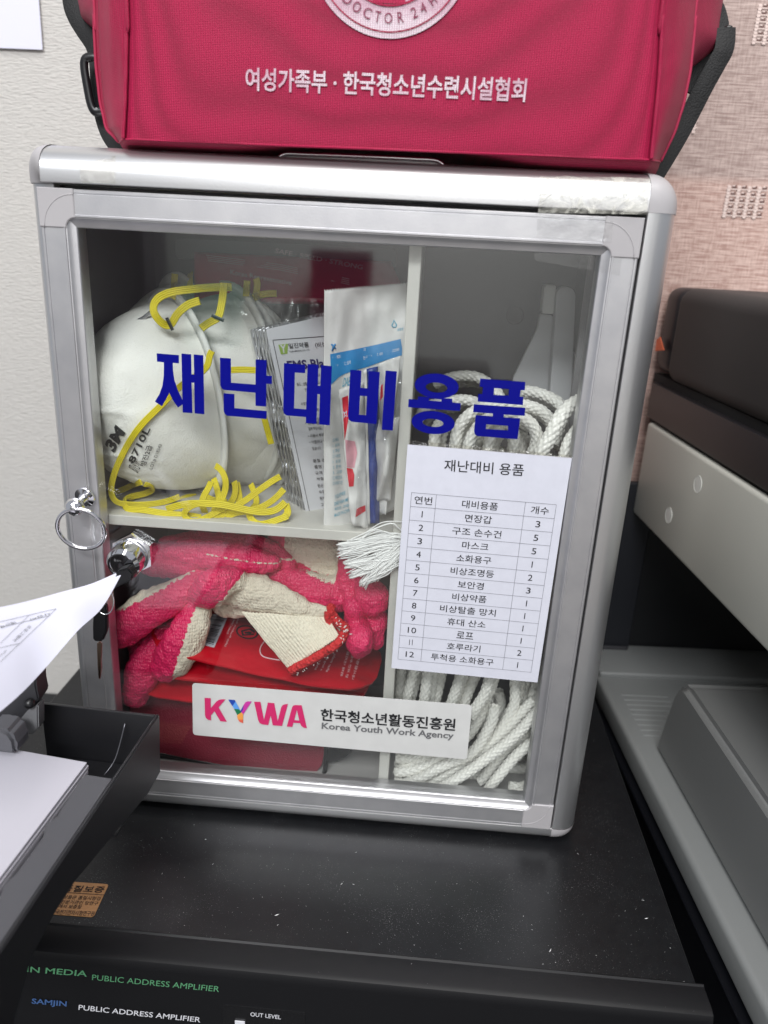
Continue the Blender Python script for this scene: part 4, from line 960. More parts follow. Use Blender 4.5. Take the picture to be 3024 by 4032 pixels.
# packet with red marks
t = thing('dressing_packet', 'narrow white dressing packet with red printed panels beside the blue striped one', 'medical packet', at(*kb(1040, 1830), y=.0165))
a_ = kpatch('pouch', [kb(848, 628), kb(1075, 560), kb(1112, 1850), kb(955, 1790)], packm, t, lambda s, t_: .0168 + .006 * s + .006 * math.sin(3.1 * s) * -.3 + .002 * (1 - t_), 16, 40, .0016, 30, 0, 0, .0005)
b2 = BVHTree.FromPolygons([v.co + Vector(t.location) for v in a_.data.vertices], [tuple(p_.vertices) for p_ in a_.data.polygons]); on2 = caster(b2)
dens([(878, 700), (930, 680), (935, 870), (900, 1070), (890, 900)], kb, .02, on2, redink, 'red_panel', t, 14)
dens([(918, 1310), (970, 1318), (985, 1375), (978, 1470), (938, 1475)], kb, .02, on2, redink, 'red_panel', t, 12)
dens([(905, 1065), (990, 1080), (1010, 1180), (985, 1310), (920, 1305)], kb, .02, on2, mat('pale_pink_print', (206, 150, 160), .5), 'pink_panel', t, 12)
dens([(1005, 1665), (1080, 1635), (1083, 1685), (995, 1740)], kb, .02, on2, redink, 'red_panel', t, 10)
vs = [on2(at(*kb(X, Y), y=.02)) for X, Y in ((888, 815), (905, 826), (922, 808), (918, 840), (930, 862), (908, 858), (893, 880), (895, 850))]; c0 = sum(vs, Vector()) / len(vs)
pd('star_mark', [c0] + [v - Vector((0, .0003, 0)) for v in vs], [(0, 1 + k, 1 + (k + 1) % 8) for k in range(8)], paper, t)
# navy packet
t = thing('dressing_packet', 'slim navy blue packet standing between two white dressing packets', 'medical packet', at(*kb(1150, 1800), y=.02))
kpatch('pouch', [kb(1085, 450), kb(1192, 425), kb(1205, 1790), kb(1112, 1800)], deepblue, t, lambda s, t_: .0225 + .004 * s - .003 * math.sin(3.1 * s), 12, 36, .0014, 26, 0, 0, .0006)
kpatch('white_edge', [kb(1068, 460), kb(1092, 450), kb(1122, 1800), kb(1104, 1800)], packm, t, lambda s, t_: .0205, 4, 36, .0010, 26, 0, 0, .0006)
t = thing('dressing_packet', 'crumpled white dressing packet in a clear bag against the partition', 'medical packet', at(*kb(1220, 1720), y=.02))
kpatch('gauze_roll', [kb(1195, 400), kb(1385, 335), kb(1262, 1712), kb(1198, 1712)], packm, t, lambda s, t_: .026 - .0075 * math.sin(3.14 * s) * math.sin(3.0 * min(t_ * 1.1, 1)), 16, 40, .0018, 40, 0, 0, .0006)
kpatch('gauze_roll', [kb(1160, 900), kb(1390, 860), kb(1300, 1600), kb(1180, 1600)], packm, t, lambda s, t_: .025 - .010 * math.sin(3.14 * s) * math.sin(3.1 * t_), 16, 30, .0018, 40, 0, 0, .0006)
kpatch('clear_bag', [kb(1090, 470), kb(1400, 320), kb(1330, 1850), kb(980, 1880)], film, t, lambda s, t_: .0155, 26, 40, .0016, 34)
g = MB(); kt_(g, '멸균', 1215, 720, 1232, 718, 130, lambda p_: p_, .0); 
dens([(1214, 610), (1222, 585), (1232, 580), (1234, 690), (1208, 730)], kb, .0152, lambda p_: p_, redink, 'red_tag', t, 4)

# ================================================================== crimson supply packet at the back
t = thing('crimson_packet', 'crimson packet with white lettering lying at the back behind the respirators', 'packet', at(*kg(600, 560), y=.115))
crp = mat('crimson_film', (176, 18, 62), 0.35, 0, (30, 0.5, 0.004))
def yb_(s, t_): return 0.118 - 0.030 * t_ + .006 * s
pk = kpatch('pouch', [kg(-60, 205), kg(1362, 275), kg(1490, 560), kg(-60, 540)], crp, t, yb_, 30, 16, .002, 120, 0, 0, .004)
b3 = BVHTree.FromPolygons([v.co + Vector(t.location) for v in pk.data.vertices], [tuple(p_.vertices) for p_ in pk.data.polygons]); on3 = caster(b3, .0006)
g = MB()
for body, x0, y0, x1, y1, h, sh in (('SAFE · SPEED · STRONG', 520, 212, 1155, 335, 34, .01), ('Korea Representative', 198, 378, 640, 458, 44, 0)):
    text_into(g, body, at(*kg(x0, y0), y=.1), at(*kg(x1, y1), y=.1), at(*kg(x0, y0 - h), y=.1), bold=.012, shear=sh, fn=on3)
for k_ in range(4):
    text_into(g, '—', at(*kg(20 + 6 * k_, 232 + 13 * k_), y=.1), at(*kg(560, 300 + 13 * k_), y=.1), at(*kg(20 + 6 * k_, 228 + 13 * k_), y=.1), fn=on3)
    text_into(g, '—', at(*kg(560, 300 + 13 * k_), y=.1), at(*kg(1060, 405 + 13 * k_), y=.1), at(*kg(560, 296 + 13 * k_), y=.1), fn=on3)
g.obj('lettering', mat('pale_print', (214, 196, 202), .5), t)
bx = thing('grey_carton', 'grey carton leaning at the back of the upper shelf behind the crimson packet', 'carton', at(*kg(600, 200), y=.135))
slab('panel', at(*kg(-200, 250), y=.135), at(*kg(1400, 330), y=.135), at(*kg(1400, 190), y=.142), at(*kg(-200, 110), y=.142), mat('grey_card', (146, 146, 148), .6), bx, .002, 0, .02)

# ================================================================== grey plastic hammer holder
kh2 = K(2000, 900, 500 / 1659)
hm = mat('holder_grey', (196, 196, 198), 0.4, 0, (300, .04, .0004))
t = thing('hammer_holder', 'grey plastic escape hammer holder with an upright rounded arm above the rope', 'holder', at(*kh2(700, 2000), y=.11))
def hb(X, Y, yy): return at(*kh2(X, Y), y=yy)
def plate(name, pts, y0, y1, m, par):
    """polygon in holder pixels, real thickness y0..y1"""
    A = [hb(X, Y, y0) for X, Y in pts]; n_ = len(A); B = [Vector((a.x, y1, a.z)) for a in A]
    fs = [tuple(range(n_)), tuple(range(2 * n_ - 1, n_ - 1, -1))] + [(k, n_ + k, n_ + (k + 1) % n_, (k + 1) % n_) for k in range(n_)]
    bm_ = bmesh.new(); V_ = [bm_.verts.new(v) for v in A + B]
    for f in fs: bm_.faces.new([V_[i] for i in f])
    bmesh.ops.recalc_face_normals(bm_, faces=bm_.faces); bmesh.ops.bevel(bm_, geom=bm_.edges[:], offset=.0007, segments=2, affect='EDGES')
    me2 = bpy.data.meshes.new(name); bm_.to_mesh(me2); bm_.free(); return smooth_angle(link(name, me2, m, par), 40)
plate('arm', [(540, 2300), (600, 1500), (640, 860), (665, 795), (720, 765), (800, 765), (860, 800), (885, 870), (860, 1500), (825, 2330)], .092, .104, hm, t)
plate('wedge', [(40, 2330), (70, 1950), (390, 1300), (420, 1120), (590, 1140), (580, 2330)], .106, .112, hm, t)
plate('wedge', [(825, 2330), (860, 1600), (930, 1750), (1010, 2000), (1010, 2350)], .106, .112, hm, t)
plate('catch', [(445, 1110), (480, 750), (500, 735), (630, 740), (600, 1120)], .100, .112, mat('catch_grey', (214, 214, 210), .45), t)
hc = at(2027, 1242, y=DEP - .0025)
lathe('grommet_hole', [(0.0062, 0), (0.0062, .0006), (0.0052, .0007), (0.0050, -.0012), (0.0004, -.0012)], hc, (0, -1, 0), mat('hole_dark', (40, 34, 32), .4), cab)

# ================================================================== rope
def rope_mesh(mb, P, r, cell=0.0026, N=40):
    P = catmull(P, 14); D = [0]
    for i in range(1, len(P)): D.append(D[-1] + (P[i] - P[i - 1]).length)
    L_ = D[-1]; n_ = max(6, int(L_ / 0.00055)); Q = []; j = 0
    for i in range(n_ + 1):
        s = L_ * i / n_
        while j < len(D) - 2 and D[j + 1] < s: j += 1
        f = (s - D[j]) / max(D[j + 1] - D[j], 1e-9); Q.append(P[j].lerp(P[j + 1], min(max(f, 0), 1)))
    Q, T, U = frames(Q); ph = random.random(); vs, fs = [], []
    NC = 7
    for i in range(n_ + 1):
        B = T[i].cross(U[i]); v = L_ * i / n_ / (cell * 2)
        for k in range(N):
            u = k / N * NC; a = 2 * math.pi * k / N
            p1 = (u + v + ph); p2 = (u - v)
            i1, i2 = math.floor(p1), math.floor(p2); f1, f2 = p1 - i1, p2 - i2
            if (i1 + i2) % 2: e = (math.sin(math.pi * f1) ** .6) * (0.35 + 0.65 * math.sin(math.pi * f2))
            else: e = (math.sin(math.pi * f2) ** .6) * (0.35 + 0.65 * math.sin(math.pi * f1))
            rr = r * (0.78 + 0.30 * e)
            vs.append(Q[i] + (U[i] * math.cos(a) + B * math.sin(a)) * rr)
    for i in range(n_):
        for k in range(N):
            l = (k + 1) % N; fs.append((i * N + k, i * N + l, (i + 1) * N + l, (i + 1) * N + k))
    mb.add(vs, fs)
k8 = K(1450, 2550, 800 / 1659); k9 = K(1500, 1350, 900 / 1659)
RR = 0.0035
rb = MB()
def rp_(crop, pts, yy, r=RR):
    P = [at(*(q_[3](*q_[:2]) if len(q_) > 3 else crop(q_[0], q_[1])), y=(q_[2] if len(q_) > 2 else yy)) for q_ in pts]
    P = [Vector((min(max(p_.x, PX1 + r + .0003), IX1 - .004 - r), max(p_.y, .0135 + r * .9), max(p_.z, IZ0 + .0025 + r))) for p_ in P]
    rope_mesh(rb, P, r)
    if crop is k9 and random.random() < .7:
        rope_mesh(rb, [Vector((min(max(p_.x + .004, PX1 + r + .0003), IX1 - .004 - r), p_.y + .013, p_.z - .006)) for p_ in P], r)
    if crop is k8:
        o_ = Vector((random.choice((-1, 1)) * .0045, .0105, random.choice((-1, 1)) * .003)); P2 = [p_ + o_ for p_ in P]
        rope_mesh(rb, [Vector((min(max(p_.x, PX1 + r + .0003), IX1 - .004 - r), p_.y, max(p_.z, IZ0 + .0025 + r))) for p_ in P2], r)
rp_(k8, [(150, 1118), (300, 1118), (430, 1065), (560, 990), (690, 930), (800, 895), (900, 800), (960, 700), (1010, 600), (1035, 480)], .024)
rp_(k8, [(380, 1215), (500, 1185), (640, 1120), (820, 1010), (980, 895), (1120, 790), (1250, 670), (1350, 560), (1440, 470)], .018)
rp_(k8, [(190, 1015), (330, 1010), (480, 960), (570, 905), (680, 860), (780, 800)], .030)
rp_(k8, [(200, 900), (330, 905), (440, 875), (600, 800)], .036)
rp_(k8, [(960, 1225), (1000, 1130), (1080, 1030), (1190, 900), (1290, 810), (1420, 730)], .022)
rp_(k8, [(1100, 1270), (1220, 1195), (1400, 1120)], .020)
rp_(k8, [(640, 1230), (780, 1175), (900, 1110), (1000, 1040)], .040)
rp_(k8, [(1190, 200), (1200, 330), (1190, 470), (1120, 610), (1050, 700), (960, 780), (860, 850)], .030)
rp_(k8, [(1020, 180), (990, 260), (950, 380), (880, 490), (840, 560)], .022)
rp_(k8, [(900, 180), (830, 330), (790, 440), (740, 540)], .042)
rp_(k8, [(780, 150), (725, 320), (680, 450), (640, 560)], .032)
rp_(k8, [(610, 160), (575, 320), (545, 450)], .044)
rp_(k8, [(490, 130), (472, 320), (455, 440), (440, 540)], .030)
rp_(k8, [(390, 150), (345, 300), (310, 430), (280, 540)], .036)
rp_(k8, [(270, 150), (260, 300), (250, 430)], .05)
rp_(k8, [(1300, 240), (1275, 400), (1240, 520), (1180, 640)], .044)
rp_(k8, [(1390, 250), (1350, 380), (1330, 520)], .034)
rp_(k8, [(1400, 900), (1300, 980), (1180, 1100), (1100, 1200)], .05)
rp_(k8, [(300, 760), (500, 640), (700, 620), (900, 640)], .058)
rp_(k8, [(1060, 350), (1080, 480), (1000, 700)], .056)
rp_(k8, [(1400, 620), (1250, 760), (1050, 880), (900, 950)], .045)
rp_(k9, [(400, 300, .115), (470, 265, .11), (560, 242, .105), (680, 245, .10), (770, 290, .095), (850, 370, .09), (880, 470, .085)], .1)
rp_(k9, [(240, 560, .08), (330, 470, .075), (470, 430, .07), (600, 415, .07), (700, 440, .07), (760, 500, .075)], .08)
rp_(k9, [(1040, 350, .07), (1130, 362, .065), (1230, 400, .06), (1300, 450, .055), (1320, 540, .05), (1290, 640, .048), (1250, 740, .045)], .06)
rp_(k9, [(370, 1000, .03), (385, 760, .034), (400, 640, .045), (440, 560, .06)], .04)
rp_(k9, [(500, 1000, .026), (535, 760, .026), (565, 620, .028), (640, 525, .030), (750, 470, .034), (900, 450, .036), (1050, 455, .038), (1170, 500, .040), (1240, 580, .042)], .03)
rp_(k9, [(580, 1000, .022), (640, 740, .020), (700, 620, .020), (790, 545, .022), (900, 520, .024), (1010, 540, .024), (1100, 600, .026), (1130, 700, .028), (1100, 800, .03)], .03)
rp_(k9, [(760, 1000, .026), (780, 740, .028), (830, 630, .030), (900, 590, .032), (960, 640, .034), (960, 760, .034), (930, 900, .034)], .03)
rp_(k9, [(1100, 1050, .022), (1160, 810, .018), (1225, 690, .018), (1290, 560, .020), (1360, 470, .026), (1440, 420, .034)], .02, .0041)
rp_(k9, [(1290, 1000, .02), (1335, 810, .02), (1375, 700, .022), (1450, 600, .026)], .022)
for q_ in (((420, 760), (360, 1200), (340, 1500)), ((700, 760), (640, 1300), (600, 1500)), ((860, 760), (820, 1200), (760, 1500)), ((1020, 640), (1010, 1100), (960, 1500)), ((1200, 800), (1120, 1200), (1060, 1500))): rp_(k9, q_, .045)
rope = thing('rope', 'thick white braided rope coiled in the right compartment, frayed end over the partition', 'rope', at(*k8(700, 1200), y=.05))
rb.obj('braided_coil', ropem, rope, True)
kf6 = K(1100, 2000, 600 / 1659)
g = MB(); rnd = random.Random(11)
ends = [((665, 430), 60), ((672, 520), 45), ((735, 620), 50), ((790, 735), 45), ((900, 825), 40), ((760, 400), 60), ((1000, 790), 30)]
for i in range(360):
    (ex, ey), sp_ = rnd.choice(ends)
    s0 = (1400 + rnd.uniform(-20, 60), 420 + rnd.gauss(0, 75)); e_ = (ex + rnd.gauss(0, 18), ey + rnd.uniform(-sp_, sp_) * .8)
    if rnd.random() < .06: e_ = (e_[0] + rnd.uniform(-30, 120), e_[1] + rnd.uniform(-40, 60))
    mx_ = (1120 + rnd.gauss(0, 60), (s0[1] + e_[1]) / 2 - 50 + rnd.gauss(0, 35) + (60 if ey > 600 else -30)); yy = rnd.uniform(.0095, .0130)
    P = catmull([at(*kf6(*s0), y=.0128), at(*kf6((s0[0] + mx_[0]) / 2, (s0[1] + mx_[1]) / 2 - 18), y=yy), at(*kf6(*mx_), y=yy - .0008), at(*kf6((mx_[0] + e_[0]) / 2, (mx_[1] + e_[1]) / 2 + rnd.gauss(0, 10)), y=yy), at(*kf6(*e_), y=yy + .001)], 5)
    vs, fs = tubev(P, 0.00030 if i % 3 else .00045, 5, False, True); g.add(vs, fs)
g.obj('frayed_end', fibm, rope, True)

# ================================================================== gloves
def chain(mb, pts, crop, sq=1.0, seg=10):
    """tapered capsule chain: pts = (X, Y, depth y, radius)"""
    C = [(at(*crop(p_[0], p_[1]), y=p_[2]), p_[3]) for p_ in pts]; P = catmull([c_[0] for c_ in C], seg)
    rs = []
    for i in range(len(C) - 1):
        for k in range(seg): rs.append(C[i][1] + (C[i + 1][1] - C[i][1]) * k / seg)
    rs.append(C[-1][1])
    # round ends
    for e in (0, -1):
        d = (P[0] - P[1]) if e == 0 else (P[-1] - P[-2]); d.normalize(); r = rs[e]
        ext = [(P[e] + d * r * math.sin(a), r * math.cos(a)) for a in (0.45, 0.9, 1.25, 1.5)]
        if e == 0: P = [x[0] for x in ext[::-1]] + P; rs = [x[1] for x in ext[::-1]] + rs
        else: P = P + [x[0] for x in ext]; rs = rs + [x[1] for x in ext]
    vs, fs = tubev(P, rs, 20, False, True, sq, Vector((0, -1, 0))); mb.add(vs, fs)
def glove(label, parts, loc, coatfn, voxel=0.0010, name='knit_glove'):
    t = thing(name, label, 'work glove', loc, 'rubber coated knit gloves piled in the lower compartment')
    mb = MB()
    for pts, crop, sq in parts: chain(mb, pts, crop, sq)
    o = mb.obj('glove_body', glovem, t)
    md = o.modifiers.new('r', 'REMESH'); md.mode = 'VOXEL'; md.voxel_size = voxel
    md = o.modifiers.new('s', 'SMOOTH'); md.iterations = 3; md.factor = 0.6
    dg = bpy.context.evaluated_depsgraph_get(); me2 = bpy.data.meshes.new_from_object(o.evaluated_get(dg)); o.modifiers.clear(); o.data = me2
    base = Vector(t.location); n_ = len(me2.vertices); cols = np.zeros(n_, dtype=np.float32)
    NV = [(v.co.copy(), v.normal.copy()) for v in me2.vertices]; outc = []
    for i, (co_, nn) in enumerate(NV):
        p_ = co_ + base
        d = noise.noise(p_ * 60) * .0020 - (0.5 - abs(noise.noise(Vector((p_.x * 150, p_.y * 60, p_.z * 80))))) * .0016 + noise.noise(p_ * 260 + Vector((5, 2, 1))) * .0007
        outc.extend(co_ + nn * d); cols[i] = coatfn(p_, nn)
    me2.vertices.foreach_set('co', outc)
    at_ = me2.attributes.new('coat', 'FLOAT', 'POINT'); at_.data.foreach_set('value', cols)
    if not me2.materials: me2.materials.append(glovem)
    me2.polygons.foreach_set('use_smooth', [True] * len(me2.polygons)); return t, o
def proj(p_):
    q_ = RM @ (np.array(p_) - CAM); return (IW / 2 + FOC * q_[0] / q_[2], IH / 2 + FOC * q_[1] / q_[2])
def half(p_, n_, a, b, w=0.0025):
    """coating line through world points a,b in the x-z plane: >0.5 on the left-hand (coated) side"""
    d = Vector((b.x - a.x, 0, b.z - a.z)).normalized(); nn = Vector((-d.z, 0, d.x)); s = (p_ - a).dot(nn); return 0.5 + s / (w * 2)
kc3 = K(380, 2080, 750 / 1659); kc4 = K(900, 2050, 700 / 1659)
# front glove: two hanging fingers, bent knuckle, white back and ribbed cuff
fingers = [([(890, 660, .034, .0085), (850, 820, .030, .0120), (770, 980, .026, .0135), (680, 1120, .024, .0130), (610, 1220, .024, .0110)], kc3, .8),
           ([(700, 860, .044, .008), (560, 1010, .036, .011), (440, 1160, .030, .0122), (370, 1320, .026, .0118), (345, 1450, .026, .0100)], kc3, .8),
           ([(870, 600, .034, .008), (960, 560, .028, .011), (1060, 480, .026, .0120), (1180, 440, .030, .0100)], kc3, .85)]
a1, b1 = at(*kc3(885, 640), y=.03), at(*kc3(700, 1290), y=.03); a2, b2_ = at(*kc3(1330, 360), y=.03), at(*kc3(1040, 650), y=.03)
zs1 = at(*kc3(900, 655), y=.03).z
def coat1(p_, n_):
    return 1 - half(p_, n_, a1, b1) if p_.z < zs1 else 1 - half(p_, n_, a2, b2_)
def cl(p_, r): p_.x = min(p_.x, PX0 - r - .0008); p_.x = max(p_.x, IX0 + .004 + r); p_.y = max(p_.y, .0135 + r * .8); return p_
_chain = chain
def chain(mb, pts, crop, sq=1.0, seg=10):
    ks_ = lambda X, Y: (X, Y)
    # keep every joint inside the compartment
    C = []
    for p_ in pts:
        w_ = cl(at(*crop(p_[0], p_[1]), y=p_[2]), p_[3]); C.append((w_, p_[3]))
    P = catmull([c_[0] for c_ in C], seg); rs = []
    for i in range(len(C) - 1):
        for k in range(seg): rs.append(C[i][1] + (C[i + 1][1] - C[i][1]) * k / seg)
    rs.append(C[-1][1])
    d = (P[0] - P[1]).normalized(); r = rs[0]; e0 = [(P[0] + d * r * math.sin(a), r * math.cos(a)) for a in (1.5, 1.25, .9, .45)]
    d = (P[-1] - P[-2]).normalized(); r = rs[-1]; e1 = [(P[-1] + d * r * math.sin(a), r * math.cos(a)) for a in (.45, .9, 1.25, 1.5)]
    P = [x[0] for x in e0] + P + [x[0] for x in e1]; rs = [x[1] for x in e0] + rs + [x[1] for x in e1]
    vs, fs = tubev(P, rs, 20, False, True, sq, Vector((0, -1, 0))); mb.add(vs, fs)
g1, g1o = glove('front knit glove with two pink fingers hanging down and a ribbed cuff edged red', fingers + [
    ([(60, 640, .036, .0125), (300, 690, .035, .0135), (560, 770, .033, .0105), (760, 850, .032, .0075), (930, 880, .031, .0062)], kc4, .6),
    ([(-60, 820, .044, .007), (120, 830, .042, .007)], kc4, .6)], at(*kc3(600, 1400), y=.03), coat1)
def cuffy(s, t_): return .030 - .010 * t_ - .004 * math.sin(3.1 * s) + .00030 * math.sin(s * 150 + 3 * math.sin(s * 9))
cf = kpatch('cuff', [kc4(120, 850), kc4(925, 900), kc4(1040, 1075), kc4(560, 1392)], cuffm, g1, cuffy, 90, 24, .001, 60, 0, 0, .0012)
cf2 = kpatch('cuff', [kc4(560, 900), kc4(925, 860), kc4(1075, 1000), kc4(900, 1150)], cuffm, g1, lambda s, t_: .034 - .004 * t_, 30, 10, .001, 60, 0, 0, .0012)
tube('cuff_edge', [p_ + Vector((0, noise.noise(p_ * 900) * .0006, noise.noise(p_ * 700) * .0005)) for p_ in catmull([at(*kc4(*q_), y=yy - .0015) for q_, yy in (((565, 1412), .0185), ((660, 1355), .018), ((770, 1300), .0175), ((900, 1225), .0175), ((1000, 1160), .018), ((1065, 1080), .021), ((1085, 1000), .026), ((1040, 960), .03), ((985, 900), .032), ((950, 830), .032), ((965, 800), .034))], 10)], .0029, cuffr, g1, 10)
tube('cuff_edge', catmull([at(*kc4(*q_), y=.028) for q_ in ((925, 850), (925, 910), (960, 985), (1020, 1060), (1050, 1090))], 8), .0022, cuffr, g1, 10)
g = MB(); rnd = random.Random(5)
pth = catmull([at(*kc4(*q_), y=.0158) for q_ in ((600, 1425), (760, 1330), (900, 1245), (1000, 1175), (1070, 1090), (1085, 1000), (1000, 940))], 12)
for i in range(70):
    c_ = rnd.choice(pth) + Vector((rnd.gauss(0, .0010), rnd.uniform(-.0004, .0008), rnd.gauss(-.0004, .0012))); a_ = rnd.uniform(0, 3.1); d_ = Vector((math.cos(a_), 0, math.sin(a_))) * rnd.uniform(.0003, .0010)
    vs, fs = tubev([c_ - d_, c_ + Vector((0, -.0003, 0)), c_ + d_], .00028, 5); g.add(vs, fs)
g.obj('overlock_thread', cuffw, g1, True)
a3, b3_ = at(*kc3(900, 375), y=.03), at(*kc3(120, 700), y=.03)
g2, _ = glove('pink coated glove finger pointing left with a white knit upper edge, beside the lock', [
    ([(930, 440, .042, .009), (760, 545, .036, .0112), (560, 645, .030, .0122), (360, 765, .025, .0132), (165, 885, .0225, .0122)], kc3, .75)],
    at(*kc3(300, 900), y=.03), lambda p_, n_: half(p_, n_, b3_, a3) if False else 1 - (0.5 + (p_ - a3).dot(Vector((-(b3_ - a3).z, 0, (b3_ - a3).x)).normalized() * -1) / .005))
g4, _ = glove('dim pink glove finger half hidden behind the two front glove fingers', [
    ([(640, 900, .052, .008), (500, 900, .050, .0085), (330, 940, .048, .007)], kc3, .8), ([(420, 1020, .055, .007), (280, 1010, .053, .0075), (200, 1130, .055, .009), (180, 1240, .06, .009)], kc3, .8)],
    at(*kc3(400, 1000), y=.05), lambda p_, n_: 1.0)
a5, b5 = at(*kc3(820, 150), y=.045), at(*kc3(1560, 290), y=.045)
g3, _ = glove('long crimson coated glove lying across the top of the glove pile under the shelf', [
    ([(400, 165, .050, .004), (520, 205, .048, .0080), (760, 215, .046, .0100), (1040, 240, .044, .0112), (1300, 262, .044, .0108), (1500, 300, .046, .008)], kc3, .8),
    ([(440, 320, .047, .006), (620, 345, .045, .0085), (820, 345, .045, .0085), (980, 330, .046, .007)], kc3, .8),
    ([(620, 130, .060, .006), (900, 115, .058, .0078), (1250, 135, .057, .0078), (1480, 190, .058, .0085), (1640, 320, .056, .0085)], kc3, .8)],
    at(*kc3(900, 300), y=.05), lambda p_, n_: 0.5 + min(1, max(-.12 if p_.x > a5.x + .012 else .3, abs((p_ - a5).dot(Vector((-(b5 - a5).z, 0, (b5 - a5).x)).normalized())) / .0016 - 0.35)))
a6, b6 = at(*kc4(480, 380), y=.05), at(*kc4(1050, 545), y=.05)
def coat6(p_, n_):
    if p_.x > at(*kc4(1010, 450), y=.05).x: return 1.0
    if p_.x < at(*kc4(500, 300), y=.05).x: return 1.0
    return half(p_, n_, b6, a6)
g5, _ = glove('glove with pale knit back and crimson fingertips bunched against the partition', [
    ([(480, 180, .068, .010), (680, 240, .066, .0165), (880, 330, .064, .017), (1000, 440, .062, .012)], kc4, .7),
    ([(340, 380, .056, .006), (480, 520, .052, .0085), (640, 610, .048, .0125), (820, 665, .046, .0140), (1010, 690, .046, .0130)], kc4, .8),
    ([(1090, 430, .052, .006), (1100, 550, .046, .0090), (1115, 610, .044, .0085)], kc4, 1),
    ([(1250, 560, .046, .008), (1345, 680, .036, .0112), (1370, 770, .034, .0100)], kc4, 1),
    ([(1100, 700, .046, .006), (1160, 800, .034, .0078), (1165, 890, .034, .0075)], kc4, 1),
    ([(1270, 830, .042, .0055), (1300, 960, .042, .0050)], kc4, 1),
    ([(1440, 890, .042, .0060), (1425, 1000, .038, .0080), (1400, 1120, .038, .0060)], kc4, 1),
    ([(1180, 960, .038, .0080), (1215, 1090, .026, .0105), (1235, 1150, .026, .0092)], kc4, 1)],
    at(*kc4(1200, 1100), y=.04), coat6)

# ================================================================== red pouches and kit bag
def F_(u, v, y): p_ = at(u, v, y=y); p_.x = min(p_.x, PX0 - .0015); return p_
PU = [((560, 2557), (1462, 2745), (1520, 2540), (660, 2330), .0165, .085, 'uppermost red foil pouch with white print and a barcode, under the gloves'),
      ((500, 2632), (1400, 2812), (1505, 2600), (600, 2400), .0185, .085, 'second red foil pouch, its edge showing just below the printed one'),
      ((470, 2715), (1330, 2870), (1500, 2660), (560, 2470), .0205, .085, 'lowest red foil pouch lying on the crimson kit bag')]
for i, (fl, fr, br, bl, y0, y1, lab) in enumerate(PU):
    A_, B_, C_, D_ = F_(*fl, y0), F_(*fr, y0), F_(*br, y1), F_(*bl, y1)
    for p_ in (A_, D_): p_.x = max(p_.x, IX0 + .006)
    t = thing('foil_pouch', lab, 'foil pouch', A_, 'red foil pouches stacked flat')
    o = slab('pouch', A_, B_, C_, D_, redp, t, 0.0012, 0.0026, 0.17, 0.0026, 42, 40, 3, 9)
    if i == 0:
        bp_ = BVHTree.FromPolygons([v.co + Vector(t.location) for v in o.data.vertices], [tuple(p_.vertices) for p_ in o.data.polygons]); onp = caster(bp_, .0005)
        def pt(X, Y, c=kc3): return at(*c(X, Y), y=.03)
        dens([(985, 745), (1150, 760), (1025, 1040), (905, 1010)], kc3, .03, onp, paper, 'barcode_label', t, 12)
        on_b = caster(bp_, .0009); g = MB(); rnd = random.Random(2); s = 0.03
        while s < .93:
            wd = rnd.choice((.010, .016, .026)); q_ = lambda a_, b_: on_b(pt(985 + (905 - 985) * a_ + (165 - 45 * a_) * b_ * .80 + 6, 752 + (1010 - 752) * a_ + (15 + 12 * a_) * b_))
            vs = [q_(s, .05), q_(s, 1), q_(min(s + wd, .97), 1), q_(min(s + wd, .97), .05)]; g.add(vs, [(0, 1, 2, 3)]); s += wd + rnd.choice((.012, .02, .03))
        g.obj('barcode', ink, t)
        g = MB()
        for n_, r0 in ((0, 1),):
            V = []; 
            for k in range(40):
                a_ = 2 * math.pi * k / 40; V.append(onp(pt(1312 + 98 * math.cos(a_), 905 + 60 * math.sin(a_) + 12 * math.cos(a_)))); V.append(onp(pt(1312 + 82 * math.cos(a_), 905 + 48 * math.sin(a_) + 10 * math.cos(a_))))
            g.add(V, [(2 * k, 2 * k + 1, (2 * k + 3) % 80, (2 * k + 2) % 80) for k in range(40)])
        for seg in ([(1258, 890), (1345, 870), (1350, 882), (1275, 900)], [(1258, 890), (1275, 900), (1285, 930), (1268, 936)], [(1268, 936), (1285, 924), (1375, 915), (1372, 930)], [(1345, 870), (1385, 895), (1375, 915), (1335, 888)], [(1285, 905), (1330, 898), (1355, 905), (1345, 920), (1295, 916)]):
            g.add([onp(pt(*q_)) for q_ in seg], [tuple(range(len(seg)))])
        g.obj('safety_mark', ink, t)
        g = MB()
        text_into(g, 'Product Safety', pt(1128, 912), pt(1192, 790), pt(1146, 920), fn=onp); text_into(g, 'Safety Products Award', pt(1108, 1028), pt(1245, 745), pt(1128, 1034), fn=onp)
        for s_, x, y, x2, y2 in (('after melts', 905, 1410, 985, 1240), ('a long time', 850, 1395, 930, 1230), ('and relax', 800, 1390, 880, 1225), ('화재 대피용', 1038, 1450, 1105, 1215), ('된 자연 추출성', 1088, 1465, 1160, 1210), ('내시험행하는', 1145, 1478, 1225, 1210)):
            text_into(g, s_, at(*kc4(x, y), y=.03), at(*kc4(x2, y2), y=.03), at(*kc4(x + 24, y + 6), y=.03), fn=onp, bold=.01)
        g.obj('lettering', mat('pale_pouch_print', (236, 200, 204), .5), t)
        P = [onp(pt(*q_, kc4)) for q_ in ((372, 1100), (340, 1120), (300, 1180), (296, 1230), (320, 1265), (380, 1285), (480, 1302))]
        tube('print_outline', catmull(P, 6), .0004, mat('pouch_line_white', (232, 200, 204), .5), t, 6)
kq = K(700, 2600, 900 / 1659)
t = thing('kit_bag', 'crimson cloth kit bag with black piping standing at the bottom of the cabinet', 'pouch bag', (-.05, .04, IZ0))
